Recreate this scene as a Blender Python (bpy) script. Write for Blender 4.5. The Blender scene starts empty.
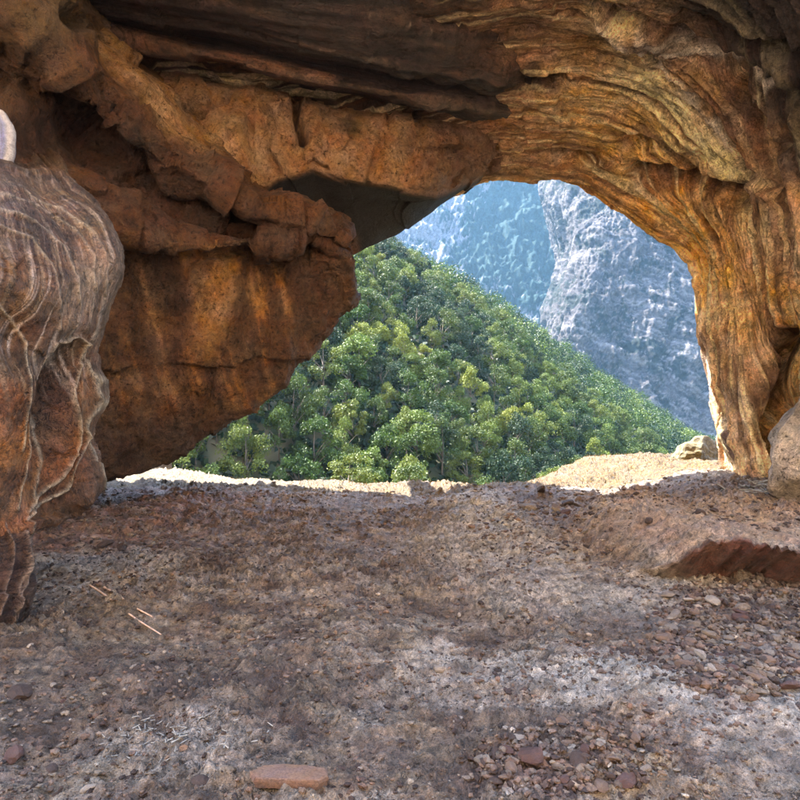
import bpy, math, random
import numpy as np
from mathutils import Vector

# ------------------------------------------------------------------ camera, world, sun, exposure
SC = bpy.context.scene
COL = SC.collection
CAMZ, FPX = 1.65, 600.0
cam_d = bpy.data.cameras.new('camera'); cam = bpy.data.objects.new('camera', cam_d); COL.objects.link(cam)
cam.location = (0, 0, CAMZ); cam.rotation_euler = (math.radians(90), 0, 0)
cam_d.sensor_width = 36; cam_d.lens = 36 * FPX / 800; cam_d.clip_start = 0.05; cam_d.clip_end = 6000
SC.camera = cam

SUN_EL, SUN_AZ = math.radians(56), math.radians(-48)   # azimuth from +Y, negative = left of view
world = bpy.data.worlds.new("World"); SC.world = world; world.use_nodes = True
wn = world.node_tree.nodes; wl = world.node_tree.links
bg = wn['Background']; sky = wn.new('ShaderNodeTexSky'); sky.sky_type = 'NISHITA'; sky.sun_disc = False
sky.sun_elevation = SUN_EL; sky.sun_rotation = SUN_AZ; sky.air_density = 1.0; sky.dust_density = 1.2
wl.new(sky.outputs[0], bg.inputs[0]); bg.inputs[1].default_value = 0.14
sun_d = bpy.data.lights.new('sun', 'SUN'); sun = bpy.data.objects.new('sun', sun_d); COL.objects.link(sun)
sun_d.energy = 4.2; sun_d.angle = math.radians(0.5); sun_d.color = (1.0, 0.95, 0.86)
sdir = Vector((math.sin(SUN_AZ) * math.cos(SUN_EL), math.cos(SUN_AZ) * math.cos(SUN_EL), math.sin(SUN_EL)))
sun.rotation_euler = sdir.to_track_quat('Z', 'Y').to_euler()
SC.view_settings.view_transform = 'Standard'; SC.view_settings.look = 'None'
SC.view_settings.exposure = 3.6; SC.view_settings.gamma = 1.0
SC.render.engine = 'CYCLES'
SC.cycles.max_bounces = 8; SC.cycles.diffuse_bounces = 5; SC.cycles.glossy_bounces = 2
SC.cycles.transparent_max_bounces = 8; SC.cycles.volume_bounces = 1
SC.cycles.use_denoising = True
SC.cycles.caustics_reflective = False; SC.cycles.caustics_refractive = False

# ------------------------------------------------------------------ numeric helpers
rng = np.random.default_rng(7)
random.seed(7)
_P = np.random.default_rng(11).permutation(256); _P = np.concatenate([_P, _P, _P])
_G = np.random.default_rng(12).normal(size=(256, 3)); _G /= np.linalg.norm(_G, axis=1)[:, None]
_G = _G.astype(np.float32)

def pn(p):                                             # gradient noise, p (N,3) -> about -1..1
    p = np.asarray(p, np.float32)
    i = np.floor(p).astype(np.int64); f = p - i; i &= 255
    u = f * f * f * (f * (f * 6 - 15) + 10)
    r = None
    for dx in (0, 1):
        ax = _P[i[:, 0] + dx]; wx = u[:, 0] if dx else 1 - u[:, 0]
        for dy in (0, 1):
            ay = _P[ax + i[:, 1] + dy]; wy = u[:, 1] if dy else 1 - u[:, 1]
            for dz in (0, 1):
                g = _G[_P[ay + i[:, 2] + dz]]; wz = u[:, 2] if dz else 1 - u[:, 2]
                d = g[:, 0] * (f[:, 0] - dx) + g[:, 1] * (f[:, 1] - dy) + g[:, 2] * (f[:, 2] - dz)
                d = d * wx * wy * wz
                r = d if r is None else r + d
    return r * 1.6

def fbm(p, o=4, gain=0.5, lac=2.07):
    a, s, r = 1.0, 1.0, 0
    for k in range(o):
        r = r + a * pn(p * s + 17.3 * k); a *= gain; s *= lac
    return r

def ridged(p, o=3, gain=0.55, lac=2.1):
    a, s, r = 1.0, 1.0, 0
    for k in range(o):
        r = r + a * (1 - np.abs(pn(p * s + 9.1 * k)) * 2.0); a *= gain; s *= lac
    return r

def cells(p):                                          # cellular noise: F1, F2, random value of the cell
    p = np.asarray(p, np.float32); i = np.floor(p - .5).astype(np.int64); f = p - i
    F1 = np.full(len(p), 9.0, np.float32); F2 = F1.copy(); cid = np.zeros(len(p), np.float32)
    for dx in (0, 1):
        for dy in (0, 1):
            for dz in (0, 1):
                h = _P[_P[_P[(i[:, 0] + dx) & 255] + ((i[:, 1] + dy) & 255)] + ((i[:, 2] + dz) & 255)]
                o = _G[h] * 0.3 + 0.5
                d = np.sqrt((dx + o[:, 0] - f[:, 0]) ** 2 + (dy + o[:, 1] - f[:, 1]) ** 2 + (dz + o[:, 2] - f[:, 2]) ** 2)
                n = d < F1
                F2 = np.where(n, F1, np.minimum(F2, d)); cid = np.where(n, h / 255.0, cid); F1 = np.where(n, d, F1)
    return F1, F2, cid

def facets(P, scale, seed=0.0):                        # broken planes: each cell is a tilted flat
    p = np.asarray(P * scale + seed, np.float32); p = p + .25 * np.stack([pn(p * 1.3 + 5), pn(p * 1.3 + 25), pn(p * 1.3 + 45)], 1)
    i = np.floor(p - .5).astype(np.int64); f = p - i; F1 = np.full(len(p), 9.0, np.float32); out = np.zeros(len(p), np.float32)
    for dx in (0, 1):
        for dy in (0, 1):
            for dz in (0, 1):
                h = _P[_P[_P[(i[:, 0] + dx) & 255] + ((i[:, 1] + dy) & 255)] + ((i[:, 2] + dz) & 255)]
                o = _G[h] * 0.3 + 0.5; v = f - np.array([dx, dy, dz]) - o; d = (v * v).sum(1)
                n = d < F1; F1 = np.where(n, d, F1)
                g = _G[(h + 77) & 255]; out = np.where(n, (v * g).sum(1) + .35 * g[:, 0], out)
    return out

def sstep(a, b, x):
    t = np.clip((np.asarray(x, float) - a) / (b - a), 0, 1); return t * t * (3 - 2 * t)

def lin(r, g, b):                                      # 0..255 colour -> linear
    c = np.array([r, g, b]) / 255.0
    return np.where(c < 0.04045, c / 12.92, ((c + 0.055) / 1.055) ** 2.4)

def W(px, py, d):                                      # a survey sighting: bearing + distance -> point
    return np.array([(px - 400) / FPX * d, d, CAMZ - (py - 400) / FPX * d])

def sight(P):                                          # bearing of a point, in the units of the survey
    y = np.maximum(P[:, 1], 0.6)
    return 400 + P[:, 0] / y * FPX, 400 - (P[:, 2] - CAMZ) / y * FPX

def polyd(px, py, poly):                               # distance to a polyline
    best = np.full(len(px), 1e9)
    for (ax, ay), (bx, by) in zip(poly[:-1], poly[1:]):
        vx, vy = bx - ax, by - ay
        t = np.clip(((px - ax) * vx + (py - ay) * vy) / (vx * vx + vy * vy + 1e-9), 0, 1)
        best = np.minimum(best, (px - ax - t * vx) ** 2 + (py - ay - t * vy) ** 2)
    return np.sqrt(best)

def line(px, py, poly, w):
    return np.exp(-(polyd(px, py, poly) / w) ** 2)

def blob(px, py, cx, cy, rx, ry, ang=0.0, soft=0.6):
    a = math.radians(ang); x, y = px - cx, py - cy
    u = (x * math.cos(a) + y * math.sin(a)) / rx; v = (-x * math.sin(a) + y * math.cos(a)) / ry
    return 1 - sstep(1 - soft, 1 + soft, np.sqrt(u * u + v * v))

def mix(c, m, col, s=1.0):
    m = (np.clip(m, 0, 1) * s)[:, None]
    return c * (1 - m) + np.asarray(col)[None, :] * m

def crm(A, n, tight=1.0):                              # resample along axis 0 (Catmull-Rom blended with straight)
    A = np.asarray(A, float); m = len(A)
    t = np.linspace(0, m - 1, n); i = np.minimum(t.astype(int), m - 2); f = (t - i)
    f = f.reshape((-1,) + (1,) * (A.ndim - 1))
    p1, p2 = A[i], A[i + 1]
    p0 = np.where((i > 0).reshape(f.shape), A[np.maximum(i - 1, 0)], 2 * p1 - p2)
    p3 = np.where((i < m - 2).reshape(f.shape), A[np.minimum(i + 2, m - 1)], 2 * p2 - p1)
    c = 0.5 * (2 * p1 + (p2 - p0) * f + (2 * p0 - 5 * p1 + 4 * p2 - p3) * f ** 2 + (3 * p1 - p0 - 3 * p2 + p3) * f ** 3)
    return tight * c + (1 - tight) * (p1 * (1 - f) + p2 * f)

# ------------------------------------------------------------------ mesh helpers
def mesh_from(name, V, F, mat=None, cols=None, flow=None, smooth=True):
    me = bpy.data.meshes.new(name)
    V = np.asarray(V, np.float32); F = np.asarray(F, np.int32); k = F.shape[1]
    me.vertices.add(len(V)); me.vertices.foreach_set('co', V.ravel())
    me.loops.add(F.size); me.loops.foreach_set('vertex_index', F.ravel())
    me.polygons.add(len(F)); me.polygons.foreach_set('loop_start', np.arange(0, F.size, k, dtype=np.int32))
    me.polygons.foreach_set('use_smooth', np.full(len(F), smooth))
    if cols is not None:
        a = me.attributes.new('rock_col', 'FLOAT_COLOR', 'POINT')
        a.data.foreach_set('color', np.concatenate([cols, np.ones((len(V), 1))], 1).astype(np.float32).ravel())
    if flow is not None:
        a = me.attributes.new('flow', 'FLOAT_VECTOR', 'POINT')
        a.data.foreach_set('vector', np.asarray(flow, np.float32).ravel())
    if mat: me.materials.append(mat)
    me.update(calc_edges=True)
    return me

def link(name, me, parent=None, **kw):
    o = bpy.data.objects.new(name, me); COL.objects.link(o)
    if parent is not None: o.parent = parent
    for k, v in kw.items(): o[k] = v
    return o

def gridfaces(nr, nc):
    i = np.arange(nr * nc).reshape(nr, nc)
    return np.stack([i[:-1, :-1], i[:-1, 1:], i[1:, 1:], i[1:, :-1]], -1).reshape(-1, 4)

def grid_normals(G):
    du = np.gradient(G, axis=1); dv = np.gradient(G, axis=0)
    n = np.cross(du, dv); return n / (np.linalg.norm(n, axis=-1, keepdims=True) + 1e-9)

def patch(name, cage, nr, nc, disp, paint, mat, parent=None, tight=1.0, flowscale=(0.15, 1.0), world_pts=False, **kw):
    """cage[row][col] = surveyed rock points; resampled, then eroded by disp() along the outward side."""
    A = np.array([[W(*p) if not world_pts else p for p in row] for row in cage], float)
    # resample with density by length
    G = crm(A, nr, tight); G = crm(G.transpose(1, 0, 2), nc, tight).transpose(1, 0, 2)
    L = np.cumsum(np.r_[0, np.linalg.norm(np.diff(G, axis=1), axis=2).mean(0)])
    M = np.cumsum(np.r_[0, np.linalg.norm(np.diff(G, axis=0), axis=2).mean(1)])
    flow = np.zeros(G.shape); flow[..., 0] = L[None, :] ; flow[..., 1] = M[:, None]
    flow = flow.reshape(-1, 3)
    N = grid_normals(G)
    s = np.sign(np.sum(N * (np.array([0, 0, CAMZ]) - G), -1).sum()) or 1
    N = (N * s).reshape(-1, 3); P = G.reshape(-1, 3)
    px, py = sight(P)
    h, extra = disp(P, px, py, flow)
    c = paint(P, px, py, flow, h)
    P = P + N * h[:, None]
    if extra is not None: P = P + extra
    fl = flow.copy(); fl[:, 0] *= flowscale[0]; fl[:, 1] *= flowscale[1]; fl[:, 2] = fbm(P * 0.5, 2) * 0.6
    F = gridfaces(nr, nc)
    if s < 0: F = F[:, ::-1]
    me = mesh_from(name, P, F, mat, np.clip(c, 0.004, 0.9), fl)
    return link(name, me, parent, **kw)

# ------------------------------------------------------------------ materials
def nmat(name):
    m = bpy.data.materials.new(name); m.use_nodes = True
    nt = m.node_tree; b = nt.nodes['Principled BSDF']; return m, nt, b

def rock_mat(name, rough=0.75, spec=0.35, grain=(6, 28, 110), bump=0.5, flow_amt=0.5, streak=7.0, contrast=0.55, dist=0.03, crk=0.5, crkdark=.25):
    m, nt, b = nmat(name); N = nt.nodes; L = nt.links
    att = N.new('ShaderNodeAttribute'); att.attribute_name = 'rock_col'
    fl = N.new('ShaderNodeAttribute'); fl.attribute_name = 'flow'
    tc = N.new('ShaderNodeTexCoord')
    def noise(src, sc, det=6, ro=0.6, dis=0.0):
        n = N.new('ShaderNodeTexNoise'); n.inputs['Scale'].default_value = sc; n.inputs['Detail'].default_value = det
        n.inputs['Roughness'].default_value = ro; n.inputs['Distortion'].default_value = dis
        L.new(src, n.inputs['Vector']); return n.outputs['Fac']
    def math_(op, a, b_):
        n = N.new('ShaderNodeMath'); n.operation = op
        for k, v in enumerate((a, b_)):
            if isinstance(v, (int, float)): n.inputs[k].default_value = v
            else: L.new(v, n.inputs[k])
        return n.outputs[0]
    a = noise(tc.outputs['Object'], grain[0], 7, 0.65, 0.3); c = noise(tc.outputs['Object'], grain[1], 5, 0.7)
    g = noise(tc.outputs['Object'], grain[2], 3, 0.7); s = noise(fl.outputs['Vector'], streak, 7, 0.7, 0.6)
    # colour variation
    def rng_(src, lo, hi, a0=0.3, a1=0.7):
        n = N.new('ShaderNodeMapRange'); n.inputs[1].default_value = a0; n.inputs[2].default_value = a1
        n.inputs[3].default_value = lo; n.inputs[4].default_value = hi; L.new(src, n.inputs[0]); return n.outputs[0]
    k = contrast
    v = math_('MULTIPLY', rng_(a, 1 - k, 1 + k), rng_(s, 1 - k * flow_amt * 1.6, 1 + k * flow_amt * 1.6))
    v = math_('MULTIPLY', v, rng_(c, 1 - k * 0.8, 1 + k * 0.8))
    v = math_('MULTIPLY', v, rng_(g, 1 - k * 0.85, 1 + k * 0.85))
    mx = N.new('ShaderNodeMix'); mx.data_type = 'RGBA'; mx.blend_type = 'MULTIPLY'; mx.inputs[0].default_value = 1
    L.new(att.outputs['Color'], mx.inputs[6]); cmb = N.new('ShaderNodeCombineColor')
    for q in range(3): L.new(v, cmb.inputs[q])
    L.new(cmb.outputs[0], mx.inputs[7])
    hs = N.new('ShaderNodeHueSaturation'); L.new(mx.outputs[2], hs.inputs['Color'])
    L.new(rng_(noise(tc.outputs['Object'], 3.1, 4), 0.488, 0.512), hs.inputs['Hue'])
    L.new(rng_(noise(tc.outputs['Object'], 2.7, 6), 0.72, 1.08), hs.inputs['Saturation'])
    L.new(hs.outputs[0], b.inputs['Base Color'])
    b.inputs['Specular IOR Level'].default_value = spec
    L.new(rng_(c, rough - 0.18, rough + 0.12), b.inputs['Roughness'])
    # thin cracks, along the strata and free
    def crack(src, sc, w, dis):
        n_ = noise(src, sc, 5, 0.62, dis); d_ = math_('ABSOLUTE', math_('SUBTRACT', n_, 0.5), 0); return rng_(d_, 0, 1, 0.0, w)
    if crk:
        k1 = crack(fl.outputs['Vector'], streak * 1.3, .018, .8) if flow_amt > .2 else None
        k2 = crack(tc.outputs['Object'], grain[0] * .45, .012, 1.2)
        k3 = rng_(noise(tc.outputs['Object'], 1.7, 3), 0, 1, .42, .55)
        kk = math_('MAXIMUM', k2, k3)
        if k1 is not None: kk = math_('MULTIPLY', kk, math_('MAXIMUM', k1, math_('SUBTRACT', 1.0, k3)))
        pit = rng_(noise(tc.outputs['Object'], grain[1] * .55, 4, .6), 0, 1, .30, .40)
        kk = math_('MULTIPLY', kk, math_('MAXIMUM', pit, .25))
        v2 = N.new('ShaderNodeVectorMath'); v2.operation = 'SCALE'; L.new(hs.outputs[0], v2.inputs[0]); L.new(rng_(kk, crkdark, 1.0, 0, 1), v2.inputs['Scale'])
        L.new(v2.outputs[0], b.inputs['Base Color'])
    h = math_('ADD', math_('MULTIPLY', a, 1.0), math_('MULTIPLY', c, 0.55))
    if crk: h = math_('ADD', h, math_('MULTIPLY', kk, crk))
    h = math_('ADD', h, math_('MULTIPLY', g, 0.22)); h = math_('ADD', h, math_('MULTIPLY', s, flow_amt * 1.6))
    bp = N.new('ShaderNodeBump'); bp.inputs['Strength'].default_value = bump; bp.inputs['Distance'].default_value = dist * 4
    L.new(h, bp.inputs['Height']); L.new(bp.outputs[0], b.inputs['Normal'])
    return m

M_roof = rock_mat('roof_rock', flow_amt=0.9, grain=(9, 36, 110), streak=7.5, bump=0.85, contrast=.45, crkdark=.45)
M_wall = rock_mat('ochre_rock', grain=(11, 40, 120), flow_amt=0.15, bump=0.95, contrast=0.4)
M_slab = rock_mat('dark_rock', rough=.62, spec=.4, grain=(9, 34, 120), flow_amt=.8, streak=5, bump=.7, contrast=.5)
M_smooth = rock_mat('varnished_rock', crk=0.0, rough=0.5, spec=0.5, flow_amt=0.4, bump=0.25, contrast=0.35)
M_flow = rock_mat('flowstone', rough=0.6, spec=0.45, grain=(10, 36, 130), flow_amt=0.5, streak=9, bump=0.75, contrast=.5)
M_floor = rock_mat('cave_dirt', rough=0.56, spec=0.5, grain=(11, 42, 150), flow_amt=0.0, bump=0.95, contrast=0.62, dist=0.022, crk=0.35)
M_stone = rock_mat('loose_stone', rough=0.7, spec=0.35, grain=(14, 60, 200), flow_amt=0.0, bump=0.5, contrast=0.45, dist=0.01)

# ------------------------------------------------------------------ cave roof and right wall
def fold(p, k):                                        # the lip of the mouth turning outwards
    w = W(*p); c = W(540, 340, p[2]); r = w - c; r[1] = 0; r /= np.linalg.norm(r)
    return w + r * k[0] + np.array([0, k[1], 0])

roof_cols = [
    [(40, 500, 11.5), (-40, 510, 10.8), (-130, 520, 9.5), (-230, 540, 8.0), (-330, 570, 6.8), (-600, 720, 4.8)],
    [(50, 380, 11.6), (-20, 350, 10.8), (-100, 320, 9.4), (-190, 290, 8.0), (-280, 260, 6.8), (-560, 120, 4.8)],
    [(200, 290, 11.6), (150, 240, 11.0), (80, 170, 10.0), (10, 90, 8.8), (-60, 10, 7.2), (-250, -260, 5.0)],
    [(380, 226, 11.5), (350, 196, 11.2), (310, 145, 10.4), (260, 80, 9.4), (200, -20, 7.6), (90, -300, 5.0)],
    [(438, 200, 11.3), (425, 172, 10.8), (405, 128, 10.0), (380, 70, 9.0), (340, -20, 7.3), (260, -280, 4.9)],
    [(490, 179, 11.1), (482, 152, 10.4), (468, 110, 9.5), (452, 60, 8.5), (430, -20, 7.0), (400, -280, 4.8)],
    [(530, 176, 11.0), (530, 150, 10.2), (530, 105, 9.2), (530, 50, 8.2), (535, -30, 6.8), (550, -280, 4.8)],
    [(568, 178, 10.9), (580, 150, 10.0), (600, 105, 9.0), (625, 50, 8.0), (655, -20, 6.8), (720, -260, 4.8)],
    [(600, 197, 10.8), (625, 172, 9.9), (660, 130, 9.0), (700, 80, 8.0), (750, 20, 6.9), (900, -200, 4.8)],
    [(648, 232, 10.6), (680, 212, 9.9), (715, 188, 9.1), (760, 155, 8.3), (810, 115, 7.4), (1000, -60, 5.0)],
    [(686, 270, 10.4), (713, 260, 9.7), (743, 248, 9.0), (778, 235, 8.3), (830, 215, 7.4), (1020, 140, 5.2)],
    [(695, 330, 10.2), (712, 328, 9.6), (738, 325, 9.1), (772, 320, 8.8), (830, 300, 7.6), (1020, 260, 5.2)],
    [(708, 400, 10.0), (722, 400, 9.5), (745, 400, 9.0), (780, 395, 9.3), (840, 400, 8.6), (1040, 420, 5.6)],
    [(716, 455, 9.9), (730, 455, 9.3), (752, 460, 8.8), (785, 465, 9.5), (850, 480, 8.9), (1040, 560, 5.6)],
    [(722, 515, 9.8), (738, 518, 9.2), (756, 525, 8.7), (788, 530, 9.4), (850, 560, 8.8), (1040, 700, 5.6)],
]
cage = []
for ci, c in enumerate(roof_cols):
    sh = [0, 0, 0, 0, 2, 3, 5, 8, 11, 15, 17, 17, 19, 20, 20][ci]; up = [0, 0, 0, 0, 3, 6, 7, 7, 6, 4, 2, 0, 0, 0, 0][ci]
    c = [(x + sh * k, y - up * k, d) for (x, y, d), k in zip(c, (1, .9, .6, .3, 0, 0))]
    w = [W(*p) for p in c]
    last = w[-1]
    cage.append([fold(c[0], (7, 1.5)), fold(c[0], (2.0, 1.3)), fold(c[0], (0.35, 0.35))] + w)
cage = [[cage[i][j] for i in range(len(cage))] for j in range(len(cage[0]))]     # rows = along depth

def roof_disp(P, px, py, fl):
    w_ = fl[:, 1] + .10 * fbm(P * .5 + 31, 2)
    q = np.stack([fl[:, 0] * 0.09, w_ * 1.5, fl[:, 0] * 0], 1)
    rib = ridged(q, 4, 0.6)
    q2 = np.stack([fl[:, 0] * 0.18, w_ * 5.0, fl[:, 0] * 0], 1)
    rib2 = ridged(q2, 3, 0.6)
    big = fbm(P * 0.45 + 3, 3); med = fbm(P * 1.7, 5, 0.55)
    ur = sstep(620, 760, px + (200 - py) * 0.5) * (1 - sstep(150, 330, py))      # deeply grooved upper right
    pil = sstep(680, 720, px) * sstep(200, 300, py)
    fc_ = facets(P, 1.1, 3.0); fs_ = facets(P, 3.6, 8.0)
    q3 = np.stack([fl[:, 0] * 0.5, w_ * 13.0, fl[:, 0] * 0], 1); rib3 = ridged(q3, 2, .6)
    h = 0.13 * big + 0.025 * med + 0.03 * rib + 0.022 * rib2 + .010 * rib3 + (0.09 - .06 * sstep(560, 680, px)) * fc_ + 0.02 * fs_ + ur * (0.10 * rib + 0.07 * rib2 + .02 * rib3) + pil * (0.05 * rib2 + .012 * rib3) + .02 * (rib2 + .6 * rib3) * sstep(560, 640, px)
    # weathered hollows near the lip
    h -= 0.28 * blob(px, py, 640, 137, 16, 8) + 0.22 * blob(px, py, 705, 148, 14, 10, 30) + 0.2 * blob(px, py, 575, 150, 22, 6, 5)
    h -= 0.45 * line(px, py, [(640, 165), (690, 172), (735, 178), (765, 195)], 8)
    h -= 0.30 * line(px, py, [(505, 70), (530, 82), (560, 78)], 6)
    for pl, w_, a_ in [([(600, 0), (650, 22), (720, 45), (770, 62), (830, 90)], 7, -0.5), ([(680, 30), (740, 70), (770, 110), (800, 140)], 9, -0.45),
                       ([(690, 8), (760, 28), (820, 35)], 8, -0.5), ([(650, 45), (700, 90), (740, 140), (790, 185)], 5, -0.25),
                       ([(640, 25), (700, 42), (745, 55), (800, 78)], 3.5, 0.28), ([(660, 38), (700, 48), (735, 58), (790, 100)], 3, 0.2),
                       ([(600, 14), (640, 34), (690, 80), (740, 140), (800, 200)], 5, 0.22)]:
        h += (.75 if a_ < 0 else .6) * a_ * line(px + 4 * fbm(P * 1.5, 2), py + 4 * fbm(P * 1.5 + 7, 2), pl, w_)
    # crack down the right side of the pillar
    h -= 0.9 * line(px, py, [(790, 340), (776, 385), (770, 430), (778, 470), (795, 500)], 9)
    h += 0.10 * line(px, py, [(775, 345), (757, 390), (752, 440)], 8)
    # overhanging brow above the mouth
    h += 0.12 * line(px, py, [(490, 165), (560, 160), (610, 185), (670, 225)], 9)
    return h, None

def roof_paint(P, px, py, fl, h):
    c = np.tile(lin(186, 144, 102), (len(P), 1))
    jx, jy = px + 22 * fbm(P * 0.9, 3), py + 22 * fbm(P * 0.9 + 40, 3)
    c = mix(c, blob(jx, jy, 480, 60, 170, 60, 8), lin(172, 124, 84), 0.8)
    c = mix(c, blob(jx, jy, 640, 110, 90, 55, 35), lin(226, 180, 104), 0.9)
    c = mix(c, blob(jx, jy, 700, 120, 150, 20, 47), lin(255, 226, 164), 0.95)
    c = mix(c, blob(jx, jy, 690, 240, 110, 60, 35), lin(255, 188, 88), 0.95)  # ochre pushed to gold, standing in for sunlight bounced onto arch and pillar
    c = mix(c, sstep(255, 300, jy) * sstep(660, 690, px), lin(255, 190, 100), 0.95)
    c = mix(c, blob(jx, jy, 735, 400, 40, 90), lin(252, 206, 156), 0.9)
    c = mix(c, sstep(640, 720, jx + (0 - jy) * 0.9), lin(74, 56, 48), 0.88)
    c = mix(c, line(jx, jy, [(735, 350), (760, 420), (768, 470)], 13), lin(84, 48, 34), 0.7)
    c = mix(c, blob(jx, jy, 770, 400, 14, 100), lin(90, 56, 44), 0.8)
    c = mix(c, line(jx, jy, [(590, 150), (660, 168), (740, 180), (790, 215)], 12), lin(98, 56, 34), 0.75)
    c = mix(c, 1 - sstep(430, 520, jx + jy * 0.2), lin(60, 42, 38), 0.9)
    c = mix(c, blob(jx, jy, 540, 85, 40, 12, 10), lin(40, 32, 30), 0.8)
    # mineral streaks running with the strata
    w_ = fl[:, 1] + .10 * fbm(P * .5 + 31, 2)
    q = np.stack([fl[:, 0] * 0.14, w_ * 6.0, fl[:, 0] * 0], 1)
    st = fbm(q, 5, 0.65)
    c = mix(c, sstep(0.2, 0.5, st), lin(112, 66, 38), 0.62)
    c = mix(c, sstep(0.15, 0.55, -st), lin(255, 228, 170), 0.65)
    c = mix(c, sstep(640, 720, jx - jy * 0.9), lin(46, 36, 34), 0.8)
    # pale calcite on the crests of the grooved part
    for pl in ([(640, 25), (700, 42), (745, 55), (800, 78)], [(660, 38), (700, 48), (735, 58)], [(600, 14), (640, 34), (690, 80), (740, 140)], [(740, 18), (770, 22), (810, 26)]):
        c = mix(c, line(px + 3 * fbm(P * 3, 2), py + 4 * fbm(P * 3 + 5, 2), pl, 2.6), lin(240, 222, 200), 0.9)
    return c

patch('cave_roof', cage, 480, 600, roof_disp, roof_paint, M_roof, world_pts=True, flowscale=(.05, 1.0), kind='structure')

# ------------------------------------------------------------------ dark slab of ceiling with a thin pale ledge
sl_x = [40, 95, 160, 230, 300, 400, 500, 570]; sl_y = [18, 30, 44, 57, 73, 92, 108, 120]; sl_d = [0, 0, 0, 0, 0.1, 0.35, 1.0, 2.0]
rows = [[(x - 60, -330, 4.6 + d * .6) for x, y, d in zip(sl_x, sl_y, sl_d)], [(x - 10, -90, 6.1 + d * .8) for x, y, d in zip(sl_x, sl_y, sl_d)],
        [(x, y - 38, 7.5 + d) for x, y, d in zip(sl_x, sl_y, sl_d)], [(x, y - 14, 8.2 + d) for x, y, d in zip(sl_x, sl_y, sl_d)],
        [(x, y - 4, 8.25 + d) for x, y, d in zip(sl_x, sl_y, sl_d)], [(x, y + 4, 8.3 + d) for x, y, d in zip(sl_x, sl_y, sl_d)],
        [(x, y + 7, 9.3 + d) for x, y, d in zip(sl_x, sl_y, sl_d)], [(x, y + 40, 10.3 + d) for x, y, d in zip(sl_x, sl_y, sl_d)]]
def slab_disp(P, px, py, fl):
    h = 0.05 * fbm(P * 0.6, 2) + 0.012 * fbm(P * 2.2, 4) + 0.045 * ridged(np.stack([fl[:, 0] * .1, fl[:, 1] * 1.6, P[:, 1] * 0], 1), 4, .6) + .02 * ridged(np.stack([fl[:, 0] * .2, fl[:, 1] * 7, P[:, 1] * 0], 1), 3, .6)
    w = [(360, 10), (366, 22), (362, 36), (372, 50), (364, 62), (378, 80)]
    jx = px + 5 * fbm(P * 3, 3); jy = py + 5 * fbm(P * 3 + 9, 3)
    h += 0.03 * line(jx, jy, w, 1.4) + 0.03 * line(jx, jy, [(378, 12), (400, 22), (430, 28), (470, 20)], 1.4) + 0.03 * line(jx, jy, [(370, 30), (395, 40), (420, 60)], 1.3)
    h += .05 * facets(P, .7, 6.) + .012 * facets(P, 3., 6.)
    h += 0.10 * sstep(330, 420, px) * fbm(P * 2.0 + 9, 3)
    return h, None
def slab_paint(P, px, py, fl, h):
    c = np.tile(lin(64, 46, 44), (len(P), 1))  # dark base tone stands in for the shade on the ceiling
    ribbon = np.interp(px, sl_x, sl_y)
    n = fbm(P * 1.3, 3)
    c = mix(c, line(px, py - ribbon + n * 2, [(60, 0), (330, 0)], 5), lin(156, 104, 70), 0.9)
    c = mix(c, sstep(440, 540, px) * (1 - sstep(40, 90, py)), lin(150, 104, 66), 0.9)
    c = mix(c, sstep(320, 460, px + 40 * n) * (1 - sstep(-10, 40, py)), lin(128, 92, 60), 0.8)
    for w in ([(372, 12), (362, 24), (364, 40), (374, 54), (364, 66), (378, 80)], [(378, 12), (400, 22), (430, 28)]):
        c = mix(c, line(px + 6 * fbm(P * 2, 4), py + 6 * fbm(P * 2 + 9, 4), w, .8) * sstep(-.2, .3, fbm(P * 3 + 4, 2)), lin(170, 145, 120), 0.7)
    st = fbm(np.stack([fl[:, 0] * .12, fl[:, 1] * 4, fl[:, 0] * 0], 1), 5, .65)
    c = mix(c, sstep(.15, .45, st), lin(32, 25, 28), .8); c = mix(c, sstep(.3, .6, -st), lin(110, 84, 66), .55); c = c * .68
    return c
patch('ceiling_slab', rows, 200, 320, slab_disp, slab_paint, M_slab, tight=0.5, flowscale=(.08, 1.0),
      label='dark smooth ceiling slab with a thin pale ledge along its lower edge', category='rock slab')

# ------------------------------------------------------------------ blocky ledge left of the arch
top = [(120, 62, 9.3), (190, 83, 9.2), (250, 97, 9.2), (297, 106, 9.3), (350, 117, 9.4), (400, 125, 9.6), (450, 126, 9.9), (500, 126, 10.3), (540, 132, 11.2)]
bot = [(195, 200, 9.2), (250, 198, 9.1), (278, 178, 9.1), (312, 167, 9.2), (345, 177, 9.35), (395, 187, 9.6), (436, 196, 10.1), (474, 182, 10.7), (510, 165, 11.4)]
bak = [(260, 262, 11), (300, 262, 11), (330, 262, 11), (350, 256, 11.1), (366, 247, 11.1), (396, 237, 11.2), (424, 219, 11.2), (446, 203, 11.3), (488, 178, 11.6)]
rows = [[(x - 10, y - 40, d + 1.4) for x, y, d in top], top,
        [((a[0] * .65 + b[0] * .35), a[1] * .65 + b[1] * .35, (a[2] + b[2]) / 2 - 0.12) for a, b in zip(top, bot)],
        [((a[0] * .3 + b[0] * .7), a[1] * .3 + b[1] * .7, (a[2] + b[2]) / 2 - 0.1) for a, b in zip(top, bot)], bot,
        [(a[0] * .93 + b[0] * .07 + 2, a[1] * .93 + b[1] * .07 + 2, a[2] + 0.25) for a, b in zip(bot, bak)],
        [(a[0] * .5 + b[0] * .5, a[1] * .5 + b[1] * .5, (a[2] + b[2]) / 2 + 0.1) for a, b in zip(bot, bak)], bak,
        [(x + 2, y - 18, d + 0.7) for x, y, d in bak], [(x, y - 90, d + 1.2) for x, y, d in bak]]
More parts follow.
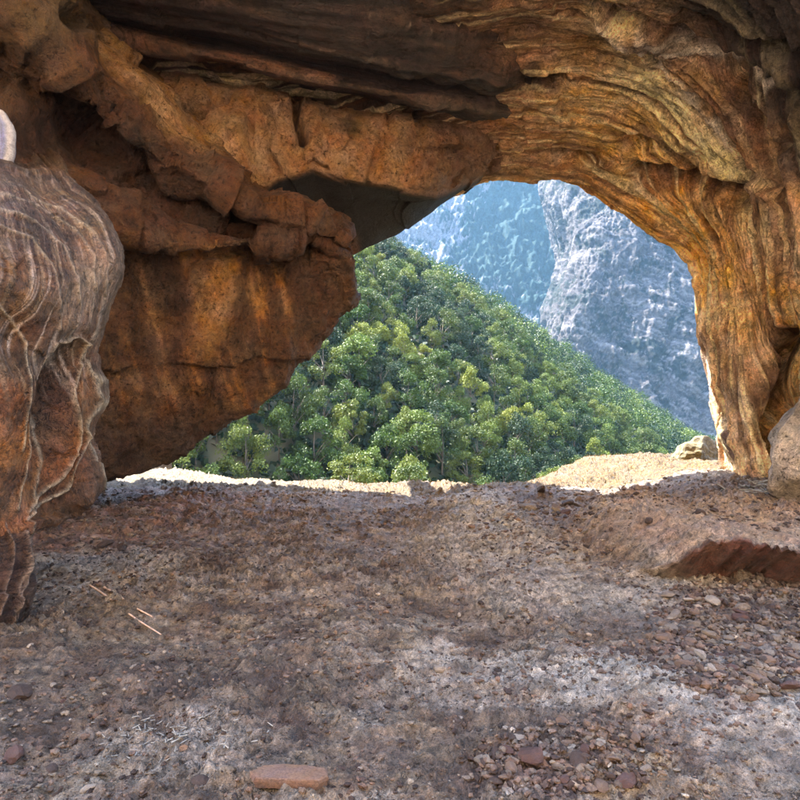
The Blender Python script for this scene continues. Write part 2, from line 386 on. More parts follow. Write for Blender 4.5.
def ledge_disp(P, px, py, fl):
    face = sstep(0, 8, np.interp(px, [b[0] for b in bot], [b[1] for b in bot]) - py)
    F1, F2, cid = cells(P * np.array([0.9, 0.9, 1.3]) + 5)
    h = face * (0.20 * facets(P, 1.0, 4.0) + .05 * facets(P, 3.5, 1.0) + 0.05 * fbm(P * 1.4, 3) + 0.02 * fbm(P * 6, 3)) + (1 - face) * (0.04 * fbm(P * 1.1, 3) + .06 * facets(P, .8, 2.))
    h -= 0.6 * line(px, py, [(296, 100), (300, 122), (303, 140)], 4) * face
    h -= 0.12 * line(px, py, [(250, 120), (252, 165)], 3) * face
    h -= 0.10 * line(px, py, [(388, 120), (378, 150), (368, 182)], 3)
    h += 0.25 * blob(px, py, 232, 148, 20, 22, 40) * face
    h += 0.15 * blob(px, py, 440, 160, 60, 30, 0) * face
    return h, None
def ledge_paint(P, px, py, fl, h):
    c = np.tile(lin(196, 146, 100), (len(P), 1)); n = fbm(P * 1.2, 4)
    c = mix(c, blob(px, py, 232, 148, 26, 26), lin(244, 190, 120), 0.85)  # highlight on the jutting facet, painted into the tan
    c = mix(c, sstep(0.0, 0.5, fbm(P * np.array([2.5, 2.5, 0.7]) + 2, 4)), lin(192, 132, 72), 0.6)
    c = mix(c, line(px + 3 * n, py, [(386, 130), (380, 155), (372, 185)], 7), lin(196, 130, 66), 0.8)
    c = mix(c, blob(px, py, 350, 124, 12, 9), lin(66, 62, 38), 0.7)
    c = mix(c, sstep(395, 430, px + 20 * n), lin(128, 92, 72), 0.8)
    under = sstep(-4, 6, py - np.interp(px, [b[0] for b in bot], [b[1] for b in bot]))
    c = mix(c, under, lin(22, 23, 32), 0.98)  # shade of the recessed underside painted in as near-black
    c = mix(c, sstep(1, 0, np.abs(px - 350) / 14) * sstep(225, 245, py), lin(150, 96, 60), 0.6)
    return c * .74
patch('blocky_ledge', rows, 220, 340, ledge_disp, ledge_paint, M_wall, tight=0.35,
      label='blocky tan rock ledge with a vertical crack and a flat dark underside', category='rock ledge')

# ------------------------------------------------------------------ great hanging block on the left
ridge = [(-260, -380, 4.6), (-60, -190, 5.6), (50, -60, 6.6), (92, 36, 7.3), (150, 92, 7.7), (200, 143, 8.1), (255, 192, 8.5), (305, 200, 8.9), (345, 232, 9.3)]
brow = [(-300, 150, 4.8), (-40, 185, 5.9), (50, 212, 6.5), (115, 232, 7.0), (170, 244, 7.4), (220, 248, 7.8), (268, 244, 8.2), (310, 236, 8.6), (350, 258, 9.1)]
bott = [(-300, 620, 6.4), (-40, 560, 7.0), (50, 505, 7.6), (96, 478, 8.0), (165, 461, 8.5), (225, 424, 8.8), (272, 395, 9.0), (318, 343, 9.2), (356, 300, 9.35)]
def between(a, b, t, dd=0.0): return [(p[0] * (1 - t) + q[0] * t, p[1] * (1 - t) + q[1] * t, p[2] * (1 - t) + q[2] * t + dd) for p, q in zip(a, b)]
recess = [(x + 1, y + 7, d + 0.55 * min(1, max(0, (345 - x) / 60))) for x, y, d in brow]
rows = [[(x + 40, y - 60, d + 4) for x, y, d in ridge], [(x + 6, y - 4, d + 1.2) for x, y, d in ridge], ridge, between(ridge, brow, .38, -0.45), between(ridge, brow, .55, 0.25),
        between(ridge, brow, .86, -0.05), brow, recess, between(recess, bott, .3, -.05), between(recess, bott, .65, -.15), between(recess, bott, .9, -.1), bott,
        [(x + 2, y - 6, d + 0.7) for x, y, d in bott], [(x - 10, y - 40, d + 2.5) for x, y, d in bott]]
for r in rows:                                          # right end turns back
    e = r[-1]; r.append((e[0] - 8, e[1] + 0, e[2] + 0.6)); r.append((e[0] - 40, e[1] + 4, e[2] + 2.4))
bx = [p[0] for p in brow]; by = [p[1] for p in brow]
def hang_disp(P, px, py, fl):
    yb = np.interp(px, bx, by); face = sstep(-2, 12, py - yb)
    rib = ridged(np.stack([P[:, 0] * 0.9 + P[:, 2] * 0.9, P[:, 1] * 0.4, (P[:, 2] - P[:, 0]) * 0.22], 1), 4, 0.6)
    F1, F2, cid = cells(P * 0.8 + 2)
    fc_ = facets(P, .95, 13.0); fs_ = facets(P * np.array([1, 1, .7]), 3.2, 2.0)
    h = (1 - face) * (0.05 * rib + 0.26 * fc_ + .07 * fs_) + face * (.10 * fc_ + .035 * fs_) + .012 * facets(P, 9., 2.)
    h += face * (0.05 * fbm(P * 0.55, 3) + 0.05 * fbm(P * np.array([2, 2, .8]), 4) + 0.02 * ridged(P * 4, 3))
    h -= 0.30 * blob(px, py, 95, 150, 55, 30, 30) * (1 - face) + 0.22 * blob(px, py, 30, 150, 30, 28) + 0.25 * blob(px, py, 190, 205, 70, 14, 15) * (1 - face)
    h -= 0.35 * blob(px, py, 65, 22, 14, 12)
    h += 0.10 * line(px, py, [(290, 250), (294, 300), (280, 380)], 8)
    h += 0.16 * line(px, py, [(120, 120), (160, 165), (200, 200)], 6)
    h -= 0.14 * line(px, py, [(60, 95), (100, 112), (150, 135), (180, 160)], 4)
    h += 0.10 * line(px, py, [(205, 165), (232, 190), (262, 222)], 5)
    return h, None
def hang_paint(P, px, py, fl, h):
    c = np.tile(lin(146, 94, 52), (len(P), 1)); n = fbm(P * 1.1, 4); n2 = fbm(P * 1.1 + 30, 4)
    yb = np.interp(px, bx, by); face = sstep(-3, 5, py - yb)
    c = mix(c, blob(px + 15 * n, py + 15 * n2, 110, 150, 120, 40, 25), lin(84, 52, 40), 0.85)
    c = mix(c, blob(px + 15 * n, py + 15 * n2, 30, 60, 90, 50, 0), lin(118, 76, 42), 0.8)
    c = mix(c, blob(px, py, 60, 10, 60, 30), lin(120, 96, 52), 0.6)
    c = mix(c, line(px + 6 * n, py, [(92, 40), (150, 92), (200, 143), (215, 150)], 10), lin(250, 186, 112), 0.85)  # lit edge of the ridge painted in as a brighter line
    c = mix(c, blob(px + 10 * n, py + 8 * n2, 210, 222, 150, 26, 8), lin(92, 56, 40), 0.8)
    f = np.tile(lin(130, 88, 54), (len(P), 1))
    s = fbm(np.stack([P[:, 0] * 2.4 + 0.5 * P[:, 2], P[:, 1] * 0.5, P[:, 2] * 0.4], 1), 5, 0.62)
    f = mix(f, sstep(-0.1, 0.5, s) * (1 - sstep(380, 430, py)), lin(228, 156, 74), 0.75)
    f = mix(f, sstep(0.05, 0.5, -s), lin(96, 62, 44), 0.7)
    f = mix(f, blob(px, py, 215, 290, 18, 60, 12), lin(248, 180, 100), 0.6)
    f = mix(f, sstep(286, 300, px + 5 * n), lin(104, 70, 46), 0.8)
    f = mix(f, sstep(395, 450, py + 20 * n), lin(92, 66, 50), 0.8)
    c = c * (1 - face[:, None]) + f * face[:, None]
    c = mix(c, sstep(0.25, 0.7, fbm(P * 3.1 + 8, 4)), lin(58, 36, 28), 0.5)
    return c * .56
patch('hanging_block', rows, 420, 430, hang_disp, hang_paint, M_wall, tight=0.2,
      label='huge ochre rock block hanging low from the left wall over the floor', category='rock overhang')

# ------------------------------------------------------------------ flowstone drapery on the near left
cols_ = [
    [(66, 170, 6.4), (62, 187, 5.3), (28, 188, 4.95), (-14, 190, 4.6), (-80, 196, 4.2), (-260, 200, 3.5)],
    [(60, 200, 6.6), (104, 216, 5.15), (62, 234, 4.6), (10, 250, 4.2), (-60, 262, 3.9), (-260, 280, 3.4)],
    [(80, 240, 6.8), (124, 250, 5.15), (82, 275, 4.5), (25, 302, 4.1), (-50, 325, 3.8), (-260, 350, 3.3)],
    [(80, 290, 6.8), (118, 290, 5.15), (76, 318, 4.5), (25, 345, 4.15), (-50, 370, 3.8), (-260, 410, 3.3)],
    [(70, 340, 6.8), (103, 338, 5.15), (70, 358, 4.6), (25, 390, 4.2), (-50, 425, 3.9), (-260, 470, 3.4)],
    [(70, 392, 6.8), (101, 392, 5.15), (70, 410, 4.7), (25, 440, 4.3), (-50, 475, 4.0), (-260, 525, 3.5)],
    [(60, 436, 6.8), (90, 434, 5.2), (62, 458, 4.8), (22, 485, 4.4), (-50, 520, 4.1), (-260, 575, 3.6)],
    [(64, 476, 6.9), (95, 484, 5.25), (62, 514, 4.9), (27, 545, 4.5), (-40, 605, 4.2), (-260, 660, 3.6)],
    [(50, 460, 7.2), (80, 470, 6.2), (50, 490, 5.8), (15, 515, 5.3), (-50, 560, 4.9), (-260, 620, 4.3)],
]
rows = [[(-90, 90, 9.0)] * 0 or [(20, 120, 8.5), (20, 140, 8.0), (-10, 140, 7.6), (-60, 140, 7.2), (-120, 140, 6.6), (-300, 130, 5.6)]] + cols_
ribs_ = [([(0, 196), (40, 205), (75, 225), (98, 255), (100, 290), (88, 330)], 2.2, .07), ([(0, 208), (35, 222), (66, 245), (82, 275), (84, 310), (72, 345), (60, 400), (50, 450), (28, 545)], 2.6, .09),
         ([(0, 225), (30, 238), (52, 262), (64, 292), (62, 330)], 2.2, .07), ([(20, 190), (62, 205), (95, 232), (112, 262), (108, 300), (98, 340)], 2.4, .07),
         ([(70, 345), (80, 338), (90, 344), (88, 365), (78, 400), (74, 440), (55, 480), (30, 512)], 2.4, .10), ([(92, 345), (101, 380), (100, 400), (86, 428), (80, 450), (60, 490), (28, 520)], 2.4, .09),
         ([(84, 430), (90, 455), (95, 486)], 2.2, .08), ([(0, 300), (20, 318), (34, 345), (30, 400), (20, 450)], 2.4, .05), ([(60, 345), (45, 400), (30, 455), (18, 510)], 2.2, .07)]
def flow_disp(P, px, py, fl):
    q = np.stack([fl[:, 0] * 8.5 + 2.4 * fbm(P * .8, 2), fl[:, 1] * 0.3, fl[:, 1] * 0], 1)   # folds hang down from the top
    up = 1 - sstep(330, 420, py)
    h = 0.006 * ridged(q * np.array([1.3, 1, 1]), 4, 0.6) * (0.25 + 0.75 * up) + 0.10 * pn(np.stack([fl[:, 0] * 2.4, fl[:, 1] * .5, fl[:, 0] * 0], 1)) + 0.035 * fbm(P * 1.2, 3) + 0.008 * fbm(P * 7, 3) + .05 * facets(P, 1.5, 2.) * (.3 + .7 * (1 - up)) + .012 * facets(P, 6., 2.)
    h -= 0.22 * blob(px, py, 62, 395, 15, 50, 18) + 0.10 * blob(px, py, 90, 385, 9, 36, 8) + 0.14 * blob(px, py, 12, 330, 22, 34, -20)
    for pl, w_, a_ in ribs_: h += (.22 if pl[0][1] < 260 else .42) * a_ * line(px + 2.5 * fbm(P * 2.5, 2), py, pl, w_ * .8)
    return h, None
def flow_paint(P, px, py, fl, h):
    n = fbm(P * 1.6, 4)
    c = np.tile(lin(108, 74, 46), (len(P), 1))
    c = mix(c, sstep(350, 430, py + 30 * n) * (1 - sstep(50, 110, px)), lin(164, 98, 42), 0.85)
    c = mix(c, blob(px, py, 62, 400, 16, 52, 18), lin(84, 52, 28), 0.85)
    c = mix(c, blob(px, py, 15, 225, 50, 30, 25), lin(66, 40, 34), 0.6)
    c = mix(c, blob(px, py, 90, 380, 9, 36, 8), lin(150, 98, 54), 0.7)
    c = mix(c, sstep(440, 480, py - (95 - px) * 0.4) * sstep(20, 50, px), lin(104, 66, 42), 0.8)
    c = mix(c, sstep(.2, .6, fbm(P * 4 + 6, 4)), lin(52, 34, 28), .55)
    q = np.stack([fl[:, 0] * 8.5 + 2.4 * fbm(P * .8, 2), fl[:, 1] * 0.3, fl[:, 1] * 0], 1)
    r = ridged(q, 3, 0.6)
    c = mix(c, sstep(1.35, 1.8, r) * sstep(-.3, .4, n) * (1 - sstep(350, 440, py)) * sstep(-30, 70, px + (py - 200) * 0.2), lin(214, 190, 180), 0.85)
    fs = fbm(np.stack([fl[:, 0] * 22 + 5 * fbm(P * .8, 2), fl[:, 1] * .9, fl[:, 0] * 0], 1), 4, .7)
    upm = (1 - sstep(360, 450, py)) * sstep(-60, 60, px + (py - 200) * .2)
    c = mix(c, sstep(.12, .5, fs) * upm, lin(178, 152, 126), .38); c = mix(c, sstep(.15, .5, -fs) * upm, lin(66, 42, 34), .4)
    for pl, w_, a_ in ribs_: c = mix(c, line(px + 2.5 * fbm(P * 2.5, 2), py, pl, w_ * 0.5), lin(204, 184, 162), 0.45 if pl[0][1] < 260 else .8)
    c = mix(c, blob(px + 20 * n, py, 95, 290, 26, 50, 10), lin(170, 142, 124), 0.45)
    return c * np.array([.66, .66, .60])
fc = bpy.data.objects.new('flowstone_column', None); COL.objects.link(fc)
fc['label'] = 'brown draped flowstone column with pale rippled folds bulging from the near wall'; fc['category'] = 'flowstone'
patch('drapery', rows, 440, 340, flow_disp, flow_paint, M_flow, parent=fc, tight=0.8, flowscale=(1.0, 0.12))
foot_rows = [
    [(-10, 470, 5.2), (5, 500, 4.6), (-20, 505, 4.35), (-80, 510, 4.1), (-260, 560, 3.6)],
    [(-10, 520, 5.4), (12, 522, 4.5), (-8, 535, 4.25), (-70, 540, 4.0), (-260, 590, 3.5)],
    [(0, 550, 5.4), (26, 548, 4.5), (5, 560, 4.2), (-60, 570, 3.95), (-260, 620, 3.4)],
    [(0, 590, 5.4), (29, 586, 4.45), (8, 595, 4.15), (-60, 600, 3.9), (-260, 650, 3.35)],
    [(-10, 620, 5.3), (20, 615, 4.4), (2, 622, 4.15), (-60, 640, 3.9), (-260, 690, 3.3)],
    [(-20, 650, 5.2), (6, 640, 4.4), (-8, 655, 4.15), (-70, 670, 3.9), (-260, 720, 3.3)],
]
fr = [([(14, 525), (24, 555), (22, 585), (8, 612), (2, 640)], 2, .05), ([(2, 520), (10, 550), (6, 580), (-4, 610)], 2, .05), ([(26, 560), (16, 590), (12, 620)], 1.8, .04)]
def foot_disp(P, px, py, fl):
    h = 0.04 * fbm(P * 1.8, 4) + 0.015 * fbm(P * 7, 3) + .05 * facets(P, 3., 1.)
    for pl, w_, a_ in fr: h += a_ * line(px, py, pl, w_)
    return h, None
def foot_paint(P, px, py, fl, h):
    c = np.tile(lin(88, 58, 42), (len(P), 1)); c = mix(c, sstep(0, .5, fbm(P * 4, 4)), lin(56, 34, 30), .7); c = mix(c, 1 - sstep(520, 548, py), lin(150, 98, 58), .8)
    for pl, w_, a_ in fr: c = mix(c, line(px, py, pl, w_ * .6), lin(176, 150, 132), .5)
    return c * .6
patch('foot', foot_rows, 220, 160, foot_disp, foot_paint, M_flow, parent=fc, tight=0.9)

# ------------------------------------------------------------------ ground
def ledge_mask(x, y):                                   # raised shelf on the right
    n = 0.12 * np.sin(x * 5.1) + 0.08 * np.sin(x * 11.3 + 1)
    front = 5.32 + 0.10 * n
    back = sstep(6.6, 9.6, y)
    side = sstep(1.8 + 1.6 * back, 2.5 + 2.9 * back, x + 0.2 * np.sin(y * 2.1))
    return side, front

def drop_line(x):
    return np.interp(x, [-60, -6, -3.5, -2, 0, 1.6, 2.6, 4.5, 6.5, 60], [15, 13, 12.2, 11.8, 11.5, 11.4, 12.2, 14.6, 15.4, 16])

def ground_h(x, y, detail=True):
    p = np.stack([x, y, np.zeros_like(x)], 1)
    z = 0.08 * fbm(p * 0.35, 3) + 0.08 * sstep(1.5, 5.0, -x) * sstep(4, 8, y) 
    side, front = ledge_mask(x, y)
    z += 0.37 * side * sstep(front, front + 0.05, y)  * (1 - 0.6 * sstep(10.2, 13, y)) + 0.06 * sstep(2.6, 5.5, x) * sstep(5.5, 7, y)
    # gentle shoulder leading up to the shelf at its open end
    z += 0.14 * blob(x, y, 2.0, 7.6, 1.3, 2.2) + 0.04 * blob(x, y, 1.6, 9.6, 1.1, 0.7) + 0.10 * blob(x, y, 4.6, 13.4, 1.6, 1.5)
    # outcrop at the sill of the mouth, dips around it
    z += 0.04 * blob(x, y, 2.4, 9.9, 0.8, 0.35) - 0.12 * blob(x, y, 2.0, 9.0, 0.5, 0.3) - 0.06 * blob(x, y, 0.6, 4.4, 1.4, 0.5)
    # low mound lower right
    z += 0.10 * blob(x, y, 1.9, 3.1, 0.9, 0.5, 20)
    dz = y - drop_line(x)
    z -= np.where(dz > 0, 0.35 * np.minimum(dz, 1.2) + 0.95 * np.maximum(dz - 1.0, 0), 0)
    if detail:
        inside = 1 - sstep(0, 4, dz)
        z += 0.045 * fbm(p * 1.1 + 3, 3)
        near = 0.75 + 0.4 * sstep(2.0, 6.0, y)
        lump = .5 + .5 * sstep(-.3, .4, pn(p * .8 + 2))
        z += inside * near * lump * (0.030 * ridged(p * np.array([2.2, 3.6, 1]) + 7, 3, 0.6) + 0.050 * fbm(p * np.array([5, 8, 1]), 3, 0.6) + 0.030 * ridged(p * np.array([11, 17, 1]) + 3, 3, .65) + .016 * facets(p * np.array([1, 1.5, 1]), 9.0, 3.))
        # clods trodden into the dirt
        F1, F2, cid = cells(p * np.array([9, 11, 1]) + 0.3 * pn(p * 5)[:, None])
        z += inside * 0.034 * np.maximum(0, 0.42 - F1) * 2.2 * sstep(0.3, 0.5, cid)
        F1, F2, cid = cells(p * np.array([24, 30, 1]) + 3)
        z += inside * 0.015 * np.maximum(0, 0.5 - F1) * 2.0 * (cid > 0.25)
    return z

def build_ground():
    nr, nc = 720, 780
    t = np.linspace(0, 1, nr); y = 1.2 * (60 / 1.2) ** (t ** 1.0)
    # denser where the floor is in view
    t1 = np.linspace(0, 1, 520); y1 = 1.9 * (15.5 / 1.9) ** t1
    y = np.concatenate([np.linspace(-12.0, 1.85, 60), y1, 15.5 + np.linspace(0.02, 1, 70) ** 2 * 50])
    nr = len(y); u = np.linspace(-1, 1, nc); u = u * (0.7 + 0.3 * u * u)
    half = np.where(y < 1.9, 14, 14); half = np.where(y < 0.8, 14, half); half = np.where((y >= -20) & (y < 16), 0.95 * np.maximum(y, 1.9) + 2.2 + 10 * (1 - sstep(-1.5, 1.2, y)), 17.4 + (y - 16) * 1.2)
    X = u[None, :] * half[:, None]; Y = np.repeat(y[:, None], nc, 1)
    x, yy = X.ravel(), Y.ravel()
    z = ground_h(x, yy)
    global GY, GU, GH, GZ
    GY, GU, GH, GZ = y, u, half, z.reshape(nr, nc)
    # undercut of the shelf: its upper edge leans out over the floor
    side, front = ledge_mask(x, yy)
    f = sstep(front, front + 0.05, yy) * (1 - sstep(front + 0.05, front + 0.9, yy)) * side
    y2 = yy - 0.44 * f - 0.04 * f * np.sin(x * 9)
    P = np.stack([x, y2, z], 1)
    px, py = sight(P)
    n = fbm(P * 0.8, 4); n2 = fbm(P * np.array([2.5, 4, 2.5]) + 7, 4)
    c = np.tile(lin(158, 136, 112), (len(P), 1))
    c = mix(c, sstep(4, 8.5, yy + n), lin(162, 136, 118), 0.8)
    c = mix(c, sstep(-1, -3.5, x + n) * sstep(4.5, 7, yy), lin(170, 120, 104), 0.6)
    c = mix(c, sstep(0.05, 0.5, n2), lin(94, 72, 60), 0.7)
    c = mix(c, sstep(0.15, 0.55, -n2), lin(200, 184, 166), 0.5)
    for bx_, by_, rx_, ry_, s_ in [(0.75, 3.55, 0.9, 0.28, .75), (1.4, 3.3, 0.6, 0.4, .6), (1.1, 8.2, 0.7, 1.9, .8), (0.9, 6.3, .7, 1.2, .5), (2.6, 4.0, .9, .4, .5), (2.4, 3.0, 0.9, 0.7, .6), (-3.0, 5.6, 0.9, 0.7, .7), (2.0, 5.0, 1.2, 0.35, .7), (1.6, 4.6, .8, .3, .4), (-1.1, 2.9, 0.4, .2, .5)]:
        c = mix(c, blob(x + .3 * n, yy + .3 * n2, bx_, by_, rx_, ry_), lin(222, 210, 194), s_)  # pale patches painting the floor's whitish sheen into the dirt colour
    for bx_, by_, rx_, ry_, s_ in [(0.6, 2.75, .6, .25, .55), (2.3, 4.2, 1.0, .7, .5), (2.1, 9.2, .6, .35, .6), (-1.6, 3.4, 1.4, .5, .35), (3.6, 6.6, 1.2, .5, .4)]:
        c = mix(c, blob(x + .3 * n, yy + .3 * n2, bx_, by_, rx_, ry_), lin(84, 62, 54), s_)
    c = mix(c, sstep(.0, .5, fbm(P * np.array([7, 11, 7]) + 3, 3)), lin(84, 64, 54), .45)
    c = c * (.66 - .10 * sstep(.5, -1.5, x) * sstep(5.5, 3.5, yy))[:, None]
    # red earth in the face of the shelf, darkened to paint in the undercut's shade
    facef = side * sstep(front - 0.04, front, yy) * (1 - sstep(front + 0.055, front + 0.10, yy))
    c = mix(c, facef, lin(92, 44, 28), 0.94)
    c = mix(c, side * sstep(front + 0.06, front + 0.12, yy) * (1 - sstep(6.5, 8.0, yy)), lin(172, 144, 118), 0.85)
    # dry ochre turf outside the mouth
    out = sstep(9.9, 10.4, yy + 0.5 * n2 - 0.0 * x) * (1 - sstep(15, 22, yy))
    out *= 1 - (1 - sstep(-3.5, -2.0, x)) * (1 - sstep(10.3, 10.8, yy))
    c = mix(c, out, lin(96, 72, 20), 0.98)
    c = mix(c, out * sstep(0.1, 0.5, n2), lin(112, 78, 14), 0.6)
    c = mix(c, sstep(17, 24, yy), lin(70, 74, 40), 0.9)
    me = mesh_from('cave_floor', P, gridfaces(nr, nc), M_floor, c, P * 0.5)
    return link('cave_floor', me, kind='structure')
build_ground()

def gzs(x, y):                                          # height of the finished ground, read off its own grid
    x, y = np.asarray(x, float), np.asarray(y, float)
    r = np.interp(y, GY, np.arange(len(GY))); i = np.clip(r.astype(int), 0, len(GY) - 2); f = r - i
    def row(k):
        c = np.interp(x / GH[k], GU, np.arange(len(GU))); j = np.clip(c.astype(int), 0, len(GU) - 2); g = c - j
        return GZ[k, j] * (1 - g) + GZ[k, j + 1] * g
    return row(i) * (1 - f) + row(i + 1) * f
def gz(x, y):
    return float(gzs(np.array([float(x)]), np.array([float(y)]))[0])

# ------------------------------------------------------------------ loose rock meshes
def ico(sub=2):
    import bmesh
    bm = bmesh.new(); bmesh.ops.create_icosphere(bm, subdivisions=sub, radius=1)
    V = np.array([v.co[:] for v in bm.verts]); F = np.array([[v.index for v in f.verts] for f in bm.faces]); bm.free(); return V, F
ICO = {k: ico(k) for k in (1, 2, 3, 5)}
def rock_mesh(name, seed, col, sub=2, scale=(1, 1, .7), cuts=7, mat=None, rough=0.15, ncol=0.25, smooth=False):
    r = np.random.default_rng(seed); V, F = ICO[sub]; V = V.copy()
    for _ in range(cuts):
        d = r.normal(size=3); d /= np.linalg.norm(d); k = r.uniform(.42, .8)
        s = V @ d; V -= np.maximum(0, s - k)[:, None] * d * 0.9
    nrm = V / np.linalg.norm(V, axis=1)[:, None]
    V = V + nrm * (rough * fbm(V * 1.6 + seed, 4))[:, None]
    V = V * np.array(scale)
    c = np.tile(col, (len(V), 1)) * (1 + ncol * fbm(V * 2 + seed, 3))[:, None]
    return mesh_from(name, V, F, mat or M_stone, np.clip(c, .01, .9), V, smooth=smooth)

# right-hand boulder
bp = W(858, 438, 7.4)
me = rock_mesh('boulder', 5, lin(176, 160, 142), 5, (1.15, 1.0, 1.25), 5, rough=.22, ncol=.6, smooth=True, mat=M_wall)
b = link('boulder', me, label='large rounded grey boulder leaning at the foot of the orange pillar', category='boulder')
b.location = (bp[0], bp[1], 1.12); b.rotation_euler = (.1, .15, .5)
# pale sunlit rocks beyond the mouth
def place(name, me, x, y, s, rz=0, sink=.25, parent=None, tilt=(0, 0), **kw):
    o = link(name, me, parent, **kw); o.scale = s if isinstance(s, tuple) else (s, s, s)
    zs = o.scale[2]
    o.location = (x, y, gz(x, y) + zs * (0.6 - sink)); o.rotation_euler = (tilt[0], tilt[1], rz); return o
me = rock_mesh('outcrop', 21, lin(96, 86, 54), 5, (1, .8, .75), 10, rough=.16)
place('outcrop', me, 6.3, 12.8, (.95, .8, .75), .3, sink=.62, label='pale yellow sunlit outcrop beside the foot of the orange pillar', category='outcrop')
me = rock_mesh('pale_rock', 23, lin(130, 120, 102), 3, (1, .8, .7), 8, rough=.14)
place('pale_rock', me, -5.45, 13.4, (.55, .4, .36), .1, label='small pale rock outside, under the low edge of the hanging block', category='rock')
# oval nodule at the left edge
V, F = ICO[5]; V = V.copy(); rr = np.hypot(V[:, 0], V[:, 2])
V[:, 1] *= 0.30; V[:, 1] += np.where(V[:, 1] < 0, 0.10 * np.exp(-((rr - .2) / .22) ** 2) - 0.03 * np.cos(rr * 22) * (rr < .9), 0)
V[:, 0] *= .62; V += 0.02 * fbm(V * 3, 3)[:, None]
cc = np.tile(lin(92, 96, 132), (len(V), 1)); cc = mix(cc, np.exp(-(rr / .3) ** 2), lin(58, 54, 100), .9)
cc = mix(cc, sstep(.86, .94, rr), lin(160, 152, 148), .9); cc = mix(cc, np.exp(-((rr - .6) / .06) ** 2), lin(118, 122, 150), .7)
me = mesh_from('oval_stone', V, F, M_smooth, cc, V)
o = link('oval_stone', me, label='smooth oval blue-grey stone with whitish rim on the left wall', category='stone')
w = W(-3, 144, 5.7); o.location = tuple(w); o.scale = (.305, .4, .325); o.rotation_euler = (0, 0, -.25)

# ------------------------------------------------------------------ stones on the floor
brown, greyc, pale, dark, rust = lin(102, 80, 64), lin(112, 98, 84), lin(138, 124, 108), lin(62, 46, 38), lin(76, 50, 42)
stone_meshes = {}
for kname, colr in (('brown', brown), ('grey', greyc), ('pale', pale), ('dark', dark), ('rusty', rust)):
    stone_meshes[kname] = [rock_mesh('stone', 100 + 7 * i + len(kname) * 31, colr, 2, (1, .75 + .1 * (i % 3), .5 + .12 * (i % 2)), 7, rough=.12) for i in range(4)]
placed = []
def ok(x, y, r):
    for a, b_, c_ in placed:
        if (a - x) ** 2 + (b_ - y) ** 2 < (c_ + r) ** 2 * .6: return False
    placed.append((x, y, r)); return True
def spot(px, py):                                        # floor point seen at a bearing
    d = CAMZ * FPX / max(py - 400, 5)
    for _ in range(6):
        z = gz((px - 400) / FPX * d, d); d = (CAMZ - z) * FPX / max(py - 400, 5)
    return (px - 400) / FPX * d, d

# the flat slab at the front
outl = [(-1, -.1), (-.82, -.42), (-.3, -.5), (.25, -.47), (.8, -.52), (1.02, -.2), (.93, .25), (.4, .42), (-.2, .47), (-.75, .36)]
n0 = len(outl); V = []
for zz, k in ((-.16, .93), (0.02, 1.0), (.10, .985), (.135, .93)): V += [(a * k + .02 * math.sin(9 * a + 5 * zz), b_ * k + .03 * math.sin(7 * b_ + 4 * a), zz + .02 * a + .012 * math.sin(13 * a * b_)) for a, b_ in outl]
V.append((0, 0, .15)); F = [(k * n0 + q, k * n0 + (q + 1) % n0, (k + 1) * n0 + (q + 1) % n0, (k + 1) * n0 + q) for k in range(3) for q in range(n0)]
F3 = [t_ for a, b_, c_, d_ in F for t_ in ((a, b_, c_), (a, c_, d_))] + [(3 * n0 + q, 3 * n0 + (q + 1) % n0, 4 * n0) for q in range(n0)]
me = mesh_from('flat_stone', V, F3, M_stone, np.tile(lin(108, 80, 64), (len(V), 1)) * (1 + .15 * fbm(np.array(V) * 2, 3))[:, None], np.array(V), smooth=False)
x, y = spot(288, 784)
place('flat_stone', me, x, y + .03, (.165, .11, .15), -.06, sink=.44, label='flat tan slab of stone lying at the front of the floor', category='stone')
singles = [
    (533, 757, 15, 'rusty', 'dark rust-red rounded stone in the lower pile of rubble'), (627, 778, 13, 'rusty', 'rust-brown block at the lower right of the rubble'),
    (650, 716, 8, 'dark', 'lone dark stone on the pale patch above the rubble'), (203, 785, 14, 'dark', 'dark lump beside and left of the flat tan slab'),
    (735, 686, 13, 'dark', 'dark stone at the near left tip of the right stone heap'), (757, 679, 16, 'brown', 'largest brown stone at the front of the right heap'),
    (790, 688, 14, 'rusty', 'rusty stone at the right edge in front of the heap'), (682, 674, 9, 'dark', 'small dark stone left of the right heap'),
    (710, 670, 11, 'pale', 'pale flat stone at the front left of the heap'), (52, 770, 9, 'dark', 'small dark stone near the lower left corner'),
    (20, 697, 16, 'dark', 'dark wide stone lying at the left border of the floor'), (14, 757, 14, 'rusty', 'reddish stone sunk at the left border of the floor'),
    (105, 549, 10, 'dark', 'dark stone below the hanging block on pinkish dirt'), (122, 551, 8, 'dark', 'smaller dark stone right beside its twin below the block'),
    (585, 507, 12, 'brown', 'brown rock at the sill in the middle of the mouth'), (566, 505, 9, 'dark', 'dark rock at the sill just left of a brown one'),
    (700, 516, 10, 'dark', 'dark stone on the shelf in front of the pillar'), (714, 512, 7, 'dark', 'smaller dark stone on the shelf by the pillar'),
    (440, 671, 9, 'pale', 'pale chip of stone alone on the middle of the floor'), (650, 566, 8, 'dark', 'dark pebble just left of the red earth face'),
    (641, 497, 14, 'brown', 'brown rounded rock at the sill left of the shelf'), (88, 790, 8, 'pale', 'pale pebble near the lower left corner'),
    (668, 600, 8, 'grey', 'grey pebble just under the left end of the shelf'), (560, 722, 9, 'brown', 'brown stone at the top of the lower rubble'),
    (602, 742, 10, 'pale', 'pale long stone in the middle of the lower rubble'), (520, 741, 10, 'pale', 'pale wedge stone at the left of the lower rubble'),
]
